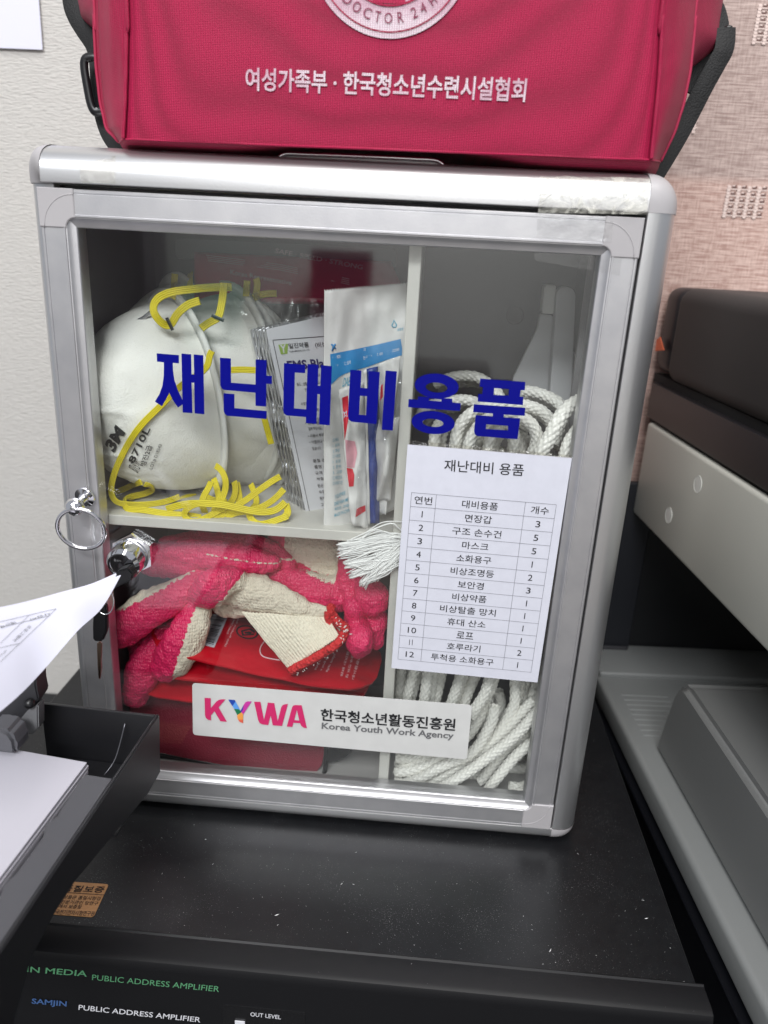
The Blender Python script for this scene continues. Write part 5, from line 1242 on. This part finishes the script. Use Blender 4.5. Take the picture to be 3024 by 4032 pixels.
BL_, BR_, TR_, TL_ = at(430, 2930, y=.034), at(1276, 3082, y=.034), at(1276, 2780, y=.046), at(430, 2640, y=.048)
for p_ in (BL_, TL_): p_.x = -.139
slab('cloth_panel', BL_, BR_, TR_, TL_, darkred, t, .004, .001, .15, .001, 30, 20, 3, 6)
off = Vector((0, .006, 0)); ex = BR_ - BL_; ez = TR_ - BR_
slab('black_side', Vector((-.142, .0445, .0035)), Vector((BR_.x + .0215, .0445, .0030)), Vector((BR_.x + .0205, .056, .080)), Vector((-.142, .056, .080)), strap_m, t, .006, .000, .14, 0, 30, 14, 3, 4)
Pp_ = [BL_ + Vector((0, -.001, -.0005)), BL_.lerp(BR_, .5) + Vector((0, -.001, -.0008)), BL_.lerp(BR_, .90) + Vector((0, -.001, -.0005)), BR_ + Vector((-.004, -.0005, .004)), BR_ + Vector((.0006, 0, .013)), BR_.lerp(TR_, .8) + Vector((.001, 0, 0))]
tube('piping', catmull(Pp_, 8), .0016, blackpl, t, 10)

# ================================================================== first aid bag on top
kbg = K(0, 0, 1)
ROWS_L = [(372, 0), (373, 120), (380, 260), (396, 402), (421, 506), (469, 560)]
ROWS_SL = [(501, 0), (501, 120), (499, 260), (495, 402), (490, 490), (487, 546)]
ROWS_SR = [(2610, 0), (2604, 130), (2596, 280), (2585, 410), (2572, 530), (2563, 628)]
ROWS_R = [(2743, 0), (2732, 130), (2716, 280), (2690, 410), (2655, 520), (2600, 636)]
def bagfront_y(s, t_): return 0.0045 - 0.0065 * math.sin(math.pi * s) ** .35 * (0.5 + 0.5 * (1 - t_))
def bag_pt(s, r, kind):
    """r = row 0..5 in the picture (top to bottom seam)"""
    i = min(int(r), 4); f = r - i
    L_ = lambda R_: (R_[i][0] * (1 - f) + R_[i + 1][0] * f, R_[i][1] * (1 - f) + R_[i + 1][1] * f)
    if kind == 'P':
        a_, b_ = L_(ROWS_SL), L_(ROWS_SR); return at(a_[0] * (1 - s) + b_[0] * s, a_[1] * (1 - s) + b_[1] * s, y=bagfront_y(s, r / 5))
    if kind == 'GL':
        a_, b_ = L_(ROWS_L), L_(ROWS_SL); yy = .034 * (1 - s) ** 1.2 + bagfront_y(0, r / 5) * s + .004 * math.sin(math.pi * s) * -1; return at(a_[0] * (1 - s) + b_[0] * s, a_[1] * (1 - s) + b_[1] * s, y=yy)
    a_, b_ = L_(ROWS_SR), L_(ROWS_R); yy = .034 * s ** 1.2 + bagfront_y(1, r / 5) * (1 - s) - .004 * math.sin(math.pi * s); return at(a_[0] * (1 - s) + b_[0] * s, a_[1] * (1 - s) + b_[1] * s, y=yy)
bag = thing('first_aid_bag', 'large crimson first aid bag with black straps standing on top of the cabinet', 'bag', (.02, .07, IZ1 + RW['t']))
def grid(name, fn, nx, ny, m, par, smooth=True, th=0):
    vs = [fn(i / nx, j / ny) for j in range(ny + 1) for i in range(nx + 1)]; fs = []
    for j in range(ny):
        for i in range(nx): k = j * (nx + 1) + i; fs.append((k, k + 1, k + nx + 2, k + nx + 1))
    return pd(name, vs, fs, m, par, smooth)
def up_ext(p_top, t_): return p_top + Vector((0, 0.004 * t_, 0.17 * t_))
def panel_fn(kind):
    def f(s, t_):
        # t_ 0 = 17 cm above the picture, 1 = bottom seam
        if t_ < .4: q_ = bag_pt(s, 0, kind); p_ = up_ext(q_, (0.4 - t_) / .4)
        else: p_ = bag_pt(s, (t_ - .4) / .6 * 5, kind)
        w_ = noise.noise(Vector((p_.x * 20, 0, p_.z * 12))) * .0008
        if kind != 'P': w_ += noise.noise(Vector((p_.x * 90, 3, p_.z * 30))) * .0026 * math.sin(math.pi * min(max(s, 0), 1))
        else:
            e_ = min(s, 1 - s); w_ *= min(e_ * 12, 1); w_ += .0015 * math.exp(-(e_ / .008) ** 2)
        p_.y += w_; return p_
    return f
fp = grid('front_panel', panel_fn('P'), 110, 80, crim, bag)
grid('left_gusset', panel_fn('GL'), 18, 80, crim, bag); grid('right_gusset', panel_fn('GR'), 18, 80, crim, bag)
def fullbottom(s):
    if s < .06: return bag_pt(s / .06, 5, 'GL')
    if s > .94: return bag_pt((s - .94) / .06, 5, 'GR')
    return bag_pt((s - .06) / .88, 5, 'P')
hz_ = IZ1 + RW['t'] + .0004
def bot(s, t_):
    p_ = fullbottom(s); q_ = p_.copy(); fl = .0052 * math.exp(-((s - .5) / .20) ** 4)
    if t_ < .5:
        a_ = t_ / .5; q_.y = p_.y + .017 * a_; q_.z = p_.z + (hz_ + .0004 + fl - p_.z) * math.sin(a_ * math.pi / 2) ** 1.0; q_.y -= .0035 * math.sin(math.pi * a_)
        q_.y += noise.noise(p_ * 40) * .001
    else:
        a_ = (t_ - .5) / .5; q_.y = p_.y + .017 + .105 * a_; q_.z = hz_ + .0004 + fl
    return q_
grid('base_panel', bot, 100, 24, crim, bag)
def side(sg):
    def f(s, t_):
        kind = 'GL' if sg < 0 else 'GR'; e = 0 if sg < 0 else 1
        if t_ < .4: p_ = up_ext(bag_pt(e, 0, kind), (0.4 - t_) / .4)
        else: p_ = bag_pt(e, (t_ - .4) / .6 * 5, kind)
        hgt = min(max(((.57 if sg < 0 else .68) - t_) / .20, 0), 1); hgt = hgt * hgt * (3 - 2 * hgt)
        q_ = p_.copy(); q_.y += .10 * s; q_.x += sg * (.026 * hgt * math.sin(math.pi * min(s * 2.2, 1) * .5 + 0) - .002 * s + noise.noise(q_ * 35) * .003 * s); return q_
    return f
grid('side_panel', side(-1), 14, 60, crim, bag); grid('side_panel', side(1), 14, 60, crim, bag)
grid('back_panel', lambda s, t_: Vector((side(-1)(1, t_).x * (1 - s) + side(1)(1, t_).x * s, .136, side(-1)(1, t_).z * (1 - s) + side(1)(1, t_).z * s)), 20, 30, crim, bag)
# seam piping
def pipe(kind, e, r_, m=crim): tube('seam_piping', catmull([up_ext(bag_pt(e, 0, kind), .9)] + [bag_pt(e, k_ / 2, kind) + Vector((0, -.0006, 0)) for k_ in range(0, 11)], 5), r_, m, bag, 8)
pinkish = mat('piping_crimson', (160, 26, 66), .7)
pipe('GL', 0, .0008, pinkish); pipe('GR', 1, .0008, pinkish); pipe('P', 0, .0009); pipe('P', 1, .0009)
tube('seam_piping', catmull([fullbottom(s_ / 40) + Vector((0, .0002, -.0002)) for s_ in range(41)], 2), .0006, crim, bag, 8)
# stitches on the outer edge of the left gusset
g = MB()
for k_ in range(60):
    a_ = bag_pt(.13, k_ / 12.5, 'GL') + Vector((0, -.0014, 0)); b_ = bag_pt(.13, (k_ + .5) / 12.5, 'GL') + Vector((0, -.0014, 0)); vs, fs = tubev([a_, b_], .0003, 5); g.add(vs, fs)
g.obj('stitching', pinkish, bag)
# printing
me_ = fp.data; off_ = Vector(bag.location)
fbv = BVHTree.FromPolygons([v.co + off_ for v in me_.vertices], [tuple(p_.vertices) for p_ in me_.polygons]); onf = caster(fbv, .0007); onf2 = caster(fbv, .0011)
kc5 = K(900, 0, 1200 / 1659); prw = fabric('screen_print_white', (232, 228, 232), (186, 150, 164), 900)
g = MB(); text_into(g, '여성가족부 · 한국청소년수련시설협회', at(*kc5(92, 492), y=0), at(*kc5(1613, 556), y=0), at(*kc5(92, 364), y=0), bold=.020, fn=onf)
g.obj('lettering', prw, bag)
def plane0(u, v):
    d = RM.T @ np.array([(u - IW / 2) / FOC, (v - IH / 2) / FOC, 1.0]); return d
pc = at(1525, 10, y=-.002); Rr = 263 / FOC * (pc - Vector(CAM)).length * 1.02
cz = at(1525, 152, y=-.002).z + Rr; ccx = at(1525, 152, y=-.002).x
def disc(name, r0, r1, m, lift, a0=0, a1=360, n=72):
    V = []; 
    for k in range(n + 1):
        a_ = math.radians(a0 + (a1 - a0) * k / n)
        for r in (r0, r1):
            q_ = Vector((ccx + r * math.cos(a_), 0, cz + r * math.sin(a_))); h_ = fbv.ray_cast(q_ + Vector((0, -.05, 0)), Vector((0, 1, 0))); q_.y = (h_[0].y if h_[0] is not None else 0) - lift; V.append(q_)
    return pd(name, V, [(2 * k, 2 * k + 1, 2 * k + 3, 2 * k + 2) for k in range(n)], m, bag)
def disc_rings(name, r0, r1, m, lift, k=8):
    V = []; F = []; n = 72
    for j in range(k + 1):
        r = r0 + (r1 - r0) * j / k
        for i in range(n):
            a_ = 2 * math.pi * i / n; q_ = Vector((ccx + r * math.cos(a_), 0, cz + r * math.sin(a_))); h_ = fbv.ray_cast(q_ + Vector((0, -.05, 0)), Vector((0, 1, 0))); q_.y = (h_[0].y if h_[0] is not None else 0) - lift; V.append(q_)
    for j in range(k):
        for i in range(n): l = (i + 1) % n; F.append((j * n + i, j * n + l, (j + 1) * n + l, (j + 1) * n + i))
    return pd(name, V, F, m, bag)
sc_ = Rr / 263
disc_rings('emblem', .001, Rr, prw, .0007); disc('emblem_ring', 243 * sc_, 247 * sc_, crim, .0012); disc('emblem_ring', 170 * sc_, 176 * sc_, crim, .0012)
g = MB(); tr = 207 * sc_; hh = 30 * sc_
for ch, ang in zip('HOMEDOCTOR24HOURS', (-81, -70, -60, -50.5, -39.5, -29.3, -18.8, -9.3, 0.2, 11, 23.5, 32, 42, 52.5, 63, 73, 83)):
    a_ = math.radians(ang); rad = Vector((math.sin(a_), 0, -math.cos(a_))); tan = Vector((math.cos(a_), 0, math.sin(a_))); w_ = hh * (.85 if ch in 'OCDM' else .62)
    c_ = Vector((ccx, -.0022, cz)) + rad * (tr + hh / 2) - tan * w_ / 2
    def fz(p_): h_ = fbv.ray_cast(p_ + Vector((0, -.05, 0)), Vector((0, 1, 0))); return Vector((p_.x, h_[0].y - .0013, p_.z)) if h_[0] is not None else p_
    text_into(g, ch, c_, c_ + tan * w_, c_ - rad * hh, fn=fz)
g.obj('emblem_lettering', mat('emblem_ink', (120, 24, 62), .6), bag)
zc = at(1525, 16, y=-.002).z; cw = 52 * sc_
def fzz(x, z): return Vector((x, fbv.ray_cast(Vector((x, -.05, z)), Vector((0, 1, 0)))[0].y - .0013, z))
pd('emblem_cross', [fzz(ccx - cw, zc), fzz(ccx + cw, zc), fzz(ccx + cw, zc + .033), fzz(ccx - cw, zc + .033)], [(0, 1, 2, 3)], crim, bag)
# straps
def webbing(pts, width, par=bag, th=.0009, hint=(0, -1, 0), name='strap'):
    P = catmull([at(u, v, y=y) for u, v, y in pts], 8); vs, fs = ribbonv(P, width, hint, th, 1); return smooth_angle(pd(name, vs, fs, strap_m, par), 60)
webbing([(275, -140, .075), (283, 0, .072), (300, 60, .070), (332, 115, .068), (368, 170, .064), (385, 225, .060), (392, 300, .058), (398, 380, .058), (408, 450, .058), (428, 515, .056), (455, 560, .052), (490, 592, .046)], .0105)
def buckle(c, w_, h_, tilt, par, y):
    P = []
    for k in range(32):
        a_ = 2 * math.pi * k / 32; x = math.copysign(abs(math.cos(a_)) ** .5, math.cos(a_)) * w_ / 2; z = math.copysign(abs(math.sin(a_)) ** .5, math.sin(a_)) * h_ / 2
        P.append(Vector((c.x + x * math.cos(tilt) - z * math.sin(tilt), y, c.z + x * math.sin(tilt) + z * math.cos(tilt))))
    return tube('buckle', P, .0024, blackpl, par, 10, closed=True, flat=.8)
bc = at(376, 334, y=.050); buckle(bc, .0095, .0262, math.radians(7), bag, .050)
webbing([(2760, -160, .075), (2785, 0, .072), (2812, 50, .070), (2826, 110, .068), (2818, 165, .066), (2775, 225, .064), (2735, 285, .062), (2700, 360, .060)], .0112)
webbing([(2858, 110, .060), (2852, 190, .058), (2822, 250, .058), (2770, 345, .058), (2722, 440, .058), (2672, 535, .056), (2622, 620, .052), (2575, 695, .046)], .0098)
boxm = boxobj('buckle', at(2835, 225, y=.0600), at(2876, 108, y=.0660), blackpl, bag, .0018, 3)

# ================================================================== office machine on the right
TH = math.radians(-4); X0P = .265
dP = Vector((math.sin(TH), math.cos(TH), 0)); nP = Vector((math.cos(TH), -math.sin(TH), 0))
def PP(a, s, z): return Vector((X0P, 0, 0)) + nP * a + dP * s + Vector((0, 0, z))
def pz(u, v): q_ = at_plane(u, v, (X0P, 0, 0), tuple(nP)); return (q_ - Vector((X0P, 0, 0))).dot(dP), q_.z
prn = thing('office_printer', 'charcoal and silver office multifunction printer standing right of the cabinet, grey output tray below', 'printer', PP(.15, .05, -.14))
def pbox(name, a0, a1, s0, s1, z0, z1, m, bev=0.0, seg=3, par=None):
    bm_ = bmesh.new(); box(bm_, (a0, s0, z0), (a1, s1, z1), bev, seg)
    for v in bm_.verts: v.co = PP(v.co.x, v.co.y, v.co.z)
    o_ = bmobj(name, bm_, m, par or prn); return smooth_angle(o_, 35) if bev else o_
kp5 = K(2400, 1000, 624 / 1534)
zg0 = pz(*kp5(1534, 1705))[1]; zg1 = pz(*kp5(1534, 1800))[1]; zs = pz(3024, 1965)[1]
ZT = .3300
pbox('scanner_housing', .0, .42, -.36, .2480, zg0, ZT, prn_dark, .012, 5)
pbox('hinge_housing', .004, .42, .2485, .285, zg0 + .004, ZT - .001, prn_dark2, .010, 4)
pbox('groove', .006, .42, -.36, .284, zg1 - .001, zg0 + .001, blackgap)
pbox('control_band', .0005, .42, -.36, .272, zs + .003, zg1, prn_dark2, .0012, 2)
pbox('seam', .004, .42, -.36, .272, zs - .001, zs + .0031, blackgap)
pbox('silver_panel', -.001, .42, -.36, .262, .1325, zs, prn_sil, .003, 3)
for (u, v) in ((2753, 1907), (2638, 2029)):
    s_, z_ = pz(u, v); c_ = PP(-.0010, s_, z_); lathe('recess', [(.0066, .0), (.0064, .0003), (.0060, .0001), (.0052, .00015), (.0002, .0002)], c_, tuple(-nP), mat('recess_silver', (206, 206, 200), .35), prn)
pbox('cavity_back', -.03, .42, .2700, .285, -.02, .1335, mat('cavity_black', (14, 15, 18), .5))
pbox('cavity_side', .33, .42, -.2, .27, -.02, .1335, mat('cavity_black', (14, 15, 18), .5))
q_ = at(2478, 2560, z=0); 
pbox('cavity_bracket', -.028, .018, .262, .2699, -.0119, .16, mat('bracket_navy', (20, 22, 28), .5), .001, 1)
pbox('cavity_bracket', -.028, .016, .258, .2619, -.0119, -.004, mat('bracket_dark', (40, 40, 44), .5), .001, 1)
# tray
ZTR = -.012
TS0 = -.112
pbox('output_tray', -.0245, .36, TS0, .2695, -.034, ZTR, prn_grey, .0045, 4)
pbox('tray_step', -.0225, .36, .2150, .2690, ZTR - .002, ZTR + .0050, prn_grey, .0022, 4)
pbox('tray_front', -.0240, .36, -.24, TS0 - .0008, -.060, ZTR + .001, prn_grey, .004, 3)
for i in range(9): pbox('tray_rib', -.0115, .03, .186 - .0072 * i, .1885 - .0072 * i, ZTR - .001, ZTR + .0005, prn_grey, .0004, 1)
pbox('lower_body', -.014, .40, -.24, .285, -.144, -.036, mat('lower_black', (22, 23, 28), .45), .002, 2)
pbox('lower_strip', -.0285, -.014, -.24, .2, -.040, -.0362, mat('lower_strip_black', (12, 13, 17), .3), .001, 1)
# raised sheet support: prism with sloping back
kb6 = K(2300, 2400, 724 / 1659)
def pw(X, Y, z): return at(*kb6(X, Y), z=z)
zt2 = .040
b0 = pw(630, 1228, ZTR); b1 = pw(1060, 2062, ZTR); 
def onpl(X, Y): return at_plane(*kb6(X, Y), tuple(b0), tuple(nP))
t0 = onpl(800, 745); t1 = onpl(905, 690); 
sb0 = (b0 - Vector((X0P, 0, 0))).dot(dP); ab0 = (b0 - Vector((X0P, 0, 0))).dot(nP)
st0 = (t0 - Vector((X0P, 0, 0))).dot(dP); st1 = (t1 - Vector((X0P, 0, 0))).dot(dP)
sup_prof = [(sb0, ZTR - .001), (st0, t0.z), (st0 + (st1 - st0) * .35, t0.z + (t1.z - t0.z) * .75), (st1 + .001, t1.z), (-.20, t1.z - .004), (-.20, ZTR - .001)]
bm = bmesh.new(); A_ = [bm.verts.new(PP(ab0, s_, z_)) for s_, z_ in sup_prof]; B_ = [bm.verts.new(PP(ab0 + .12, s_, z_)) for s_, z_ in sup_prof]; n_ = len(A_)
bm.faces.new(A_); bm.faces.new(B_[::-1])
for k in range(n_): bm.faces.new((A_[k], B_[k], B_[(k + 1) % n_], A_[(k + 1) % n_]))
bmesh.ops.recalc_face_normals(bm, faces=bm.faces); bmesh.ops.bevel(bm, geom=[e for e in bm.edges], offset=.0075, segments=5, affect='EDGES', clamp_overlap=True)
smooth_angle(bmobj('sheet_support', bm, mat('support_grey', (106, 107, 106), .42, 0, (1500, .15, .0003)), prn), 40)
for i in range(22): 
    s_ = st1 - .012 - .0078 * i
    pbox('support_rib', ab0 + .020, ab0 + .115, s_ - .0018, s_ + .0018, t1.z - .004, t1.z - .0030 + .0012 - .004 * (st1 - s_) / (st1 + .2), prn_dark, .0006, 1)
# orange flag on the printer
q0 = [at_plane(*kp5(X, Y), tuple(PP(-.0012, 0, 0)), tuple(nP)) for X, Y in ((440, 940), (526, 930), (488, 803), (455, 830))]
o = pd('orange_tab', q0 + [p_ + nP * .0006 for p_ in q0], [(0, 1, 2, 3), (7, 6, 5, 4), (0, 4, 5, 1), (1, 5, 6, 2), (2, 6, 7, 3), (3, 7, 4, 0)], orange)
tag(o, 'small orange tape tab stuck on the charcoal printer side', 'tape')

# ================================================================== paper tray on the left
t = thing('paper_tray', 'open black paper tray at the lower left, in front of the cabinet corner', 'paper tray', (-.22, -.14, -.05))
TA = math.radians(2.5); dT = Vector((math.sin(TA), math.cos(TA), 0)); nT = Vector((math.cos(TA), -math.sin(TA), 0))
cor = at(629, 2811, y=-.045); ZL = cor.z
def tp_(u, v, off_=0.0): return at_plane(u, v, tuple(cor + nT * off_), tuple(nT))
pts = [tp_(629, 2811), tp_(632, 3040), tp_(583, 3128), tp_(295, 3474), tp_(215, 3600), tp_(128, 3765), tp_(61, 4008), tp_(20, 4250)]
e_ = pts[0] - dT * .26; pts.append(e_)
bm = bmesh.new(); A_ = [bm.verts.new(p_) for p_ in pts]; B_ = [bm.verts.new(p_ - nT * .0022) for p_ in pts]; n_ = len(A_)
bm.faces.new(A_); bm.faces.new(B_[::-1])
for k in range(n_): bm.faces.new((A_[k], B_[k], B_[(k + 1) % n_], A_[(k + 1) % n_]))
bmesh.ops.recalc_face_normals(bm, faces=bm.faces); bmesh.ops.bevel(bm, geom=bm.edges[:], offset=.0006, segments=2, affect='EDGES')
smooth_angle(bmobj('side_wall', bm, tray_m, t), 40)
def tb(name, a0, a1, s0, s1, z0, z1, m, bev=.0006, par=None):
    bm_ = bmesh.new(); box(bm_, (a0, s0, z0), (a1, s1, z1), bev, 2)
    for v in bm_.verts: v.co = Vector((cor.x, cor.y, 0)) + nT * v.co.x + dT * v.co.y + Vector((0, 0, v.co.z))
    return smooth_angle(bmobj(name, bm_, m, par or t), 35)
lb = at(152, 2752, y=-.0457)
tb('rear_wall', lb.x - cor.x, -.0023, -.0024, -.0002, tp_(632, 3040).z, ZL - .0002, tray_m)
tb('tray_floor', -.28, -.0023, -.055, -.0026, tp_(632, 3040).z, tp_(632, 3040).z + .002, tray_m)
# grey guide ledge
def tz(u, v, z): return at(u, v, z=z)
zl2 = ZL - .004
LG = [tz(325, 3050, zl2), tz(451, 3062, zl2), tz(451, 3062, zl2) - dT * .21, tz(20, 3500, zl2) - dT * .06, tz(20, 3500, zl2), tz(190, 3300, zl2), tz(200, 3240, zl2)]
LG = [tz(322, 3054, zl2), tz(340, 3046, zl2), tz(451, 3062, zl2), tz(451, 3062, zl2) - dT * .24, tz(-60, 3700, zl2), tz(14, 3480, zl2), tz(76, 3420, zl2), tz(172, 3285, zl2), tz(176, 3240, zl2), tz(220, 3215, zl2)]
bm = bmesh.new(); A_ = [bm.verts.new(p_) for p_ in LG]; B_ = [bm.verts.new(p_ - Vector((0, 0, .012))) for p_ in LG]; n_ = len(A_)
bm.faces.new(A_[::-1]); bm.faces.new(B_)
for k in range(n_): bm.faces.new((A_[k], B_[k], B_[(k + 1) % n_], A_[(k + 1) % n_]))
bmesh.ops.recalc_face_normals(bm, faces=bm.faces); bmesh.ops.bevel(bm, geom=bm.edges[:], offset=.0010, segments=2, affect='EDGES')
smooth_angle(bmobj('paper_guide', bm, tray_g, t), 40)
# clear sliver leaning in the corner
cs = [at(492, 2850, y=-.050), at(455, 2985, y=-.056), at(410, 3052, y=-.062)]
tube('wire', catmull(cs, 5), .00035, mat('wire_grey', (120, 120, 126), .3, .6), t, 6)
# dark head of the feeder behind the sheet
zr = at(150, 2940, y=-.055).z
def poly_prism(name, px, y0, y1, m, par, bev=.0008):
    A = [at(u, v, y=y0) for u, v in px]; B = [Vector((a.x, y1, a.z)) for a in A]; bm_ = bmesh.new(); a_ = [bm_.verts.new(v) for v in A]; b_ = [bm_.verts.new(v) for v in B]; n__ = len(a_)
    bm_.faces.new(a_); bm_.faces.new(b_[::-1])
    for k in range(n__): bm_.faces.new((a_[k], b_[k], b_[(k + 1) % n__], a_[(k + 1) % n__]))
    bmesh.ops.recalc_face_normals(bm_, faces=bm_.faces)
    if bev: bmesh.ops.bevel(bm_, geom=bm_.edges[:], offset=bev, segments=2, affect='EDGES')
    return smooth_angle(bmobj(name, bm_, m, par), 40)
poly_prism('feeder_cover', [(-160, 3000), (-160, 2560), (140, 2560), (141, 2700), (152, 2752), (100, 2830), (20, 2880)], -.062, -.050, mat('feeder_dark', (44, 44, 47), .45), t)
poly_prism('feeder_bracket', [(40, 2880), (108, 2798), (150, 2775), (151, 2870), (122, 2896)], -.0635, -.056, mat('bracket_grey', (112, 112, 114), .4), t)
sphere('feeder_screw', at(116, 2770, y=-.064), .0028, blackpl, t)
poly_prism('guide_knob', [(-60, 2872), (0, 2872), (35, 2886), (58, 2920), (64, 2955), (60, 2975), (-60, 2960)], -.085, -.070, mat('knob_grey', (84, 84, 88), .45), t, .002)
# stack of paper
zp = ZL - .006
ps = thing('paper_stack', 'stack of white copy paper lying in the black tray', 'paper stack', (-.27, -.14, zp - .02))
c0, c1 = at(346, 3009, z=zp), at(-40, 2940, z=zp); ed = (at(0, 3470, z=zp) - c0); 
for i in range(6):
    j_ = Vector((random.uniform(-.0006, .0006), random.uniform(-.0006, .0006), -.0021 * i))
    a_, b_ = c0 + j_, c0 + (c1 - c0) * 2.2 + j_; c_, d_ = b_ + ed * 1.7, a_ + ed * 1.7
    slab('sheet_bundle', d_, c_, b_, a_, mat('stack_paper_shaded', (172, 170, 178), .75, 0, (400, .05, .0002)), ps, .0019, 0, .003)  # white paper darkened, the tray's shade put into its colour
# curled sheets
def sheet(name, label, tip, up_e, lo_e, y_tip, y_l, dz, lab2=None):
    U = [at(u, v, y=y) for u, v, y in up_e]; Lo = [at(u, v, y=y) for u, v, y in lo_e]
    U = catmull(U, 8); Lo = catmull(Lo, 8); n_ = min(len(U), len(Lo)); W = 16
    vs, fs = [], []
    for i in range(n_):
        for k in range(W + 1):
            f = k / W; vs.append(U[i].lerp(Lo[i], f) + Vector((0, 0, dz * math.sin(math.pi * f) * (i / n_) * .004)))
    for i in range(n_ - 1):
        for k in range(W): a_ = i * (W + 1) + k; fs.append((a_, a_ + 1, a_ + W + 2, a_ + W + 1))
    o_ = pd(name, vs, fs, paperb, None, True); tag(o_, label, 'paper'); return o_
s1 = sheet('loose_sheet', 'white sheet with a printed table, curling up to a point in front of the lock', None,
    [(475, 2264, -.052), (370, 2300, -.062), (250, 2332, -.074), (120, 2368, -.088), (0, 2394, -.100), (-160, 2420, -.115)],
    [(476, 2266, -.052), (400, 2395, -.066), (304, 2486, -.082), (170, 2640, -.102), (60, 2752, -.120), (-120, 2900, -.145)], 0, 0, 1)
s2 = sheet('loose_sheet', 'second white sheet just behind the curled printed sheet, its tip showing beside it', None,
    [(456, 2257, -.049), (360, 2298, -.059), (245, 2330, -.071), (115, 2365, -.085), (-2, 2391, -.097), (-160, 2416, -.112)],
    [(459, 2262, -.049), (392, 2392, -.063), (296, 2484, -.079), (160, 2636, -.099), (50, 2748, -.117), (-130, 2896, -.142)], 0, 0, 1)
sb = BVHTree.FromPolygons([v.co.copy() for v in s1.data.vertices], [tuple(p_.vertices) for p_ in s1.data.polygons]); ons = caster(sb, .0005)
kls = K(0, 2250, 700 / 1659); g = MB()
def sl(X, Y): return at(*kls(X, Y), y=-.08)
def ln(p_, q_, w_=1.6):
    p_, q_ = Vector((*p_, 0)), Vector((*q_, 0)); d_ = (q_ - p_).normalized(); nn_ = Vector((-d_.y, d_.x, 0)) * w_; N_ = 8
    V = []
    for i in range(N_ + 1):
        c_ = p_.lerp(q_, i / N_)
        for s_ in (-1, 1): V.append(ons(sl(c_.x + nn_.x * s_, c_.y + nn_.y * s_)))
    g.add(V, [(2 * i, 2 * i + 1, 2 * i + 3, 2 * i + 2) for i in range(N_)])
for a_, b_ in (((525, 347), (0, 470)), ((525, 347), (0, 845)), ((465, 412), (0, 520)), ((270, 410), (0, 672)), ((175, 672), (0, 712))): ln(a_, b_)
text_into(g, '사업비', sl(468, 378), sl(280, 440), sl(478, 398), fn=ons); text_into(g, '예산액', sl(135, 460), sl(0, 505), sl(150, 486), fn=ons); text_into(g, '프로그램비', sl(272, 498), sl(118, 640), sl(300, 512), fn=ons); text_into(g, '강사', sl(62, 725), sl(0, 775), sl(60, 750), fn=ons)
g.obj('lettering', mat('print_grey', (110, 112, 114), .7), s1)

# ================================================================== keys
keym = mat('key_brass', (150, 128, 112), .3, .9)
def keyhead(name, px, y0, y1, m, par): return poly_prism(name, px, y0, y1, m, par, .0009)
k_ = thing('key', 'black headed key inserted in the cabinet lock', 'key', lc, 'keys on one ring at the lock')
keyhead('head', [kr(690, 770), kr(780, 745), (kr(830, 800)), kr(820, 850), kr(730, 890), kr(660, 930), kr(625, 950), kr(640, 850)], -.018, -.0105, blackpl, k_)
k_ = thing('key', 'second black headed key hanging from the ring below the lock', 'key', at(*kr(530, 1400), y=-.012), 'keys on one ring at the lock')
keyhead('head', [kr(480, 1120), kr(500, 1075), kr(545, 1055), kr(590, 1065), kr(600, 1120), kr(600, 1290), kr(560, 1385), kr(520, 1392), kr(475, 1380), kr(472, 1250)], -.0135, -.0100, blackpl, k_)
keyhead('blade', [kr(512, 1388), kr(556, 1388), kr(552, 1500), kr(546, 1560), kr(552, 1600), kr(540, 1710), kr(528, 1716), kr(518, 1600), kr(514, 1480)], -.0122, -.0112, keym, k_)
c_ = at(*kr(600, 1065), y=-.014); P = [c_ + Vector((.0052 * math.cos(a_) - .001, .0015 * math.sin(a_), .0075 * math.sin(a_) + .002)) for a_ in [2 * math.pi * i / 36 for i in range(36)]]
o = tube('key_ring', P, .0004, chrome, None, 8, closed=True); tag(o, 'thin steel ring joining the two black headed keys', 'key ring')
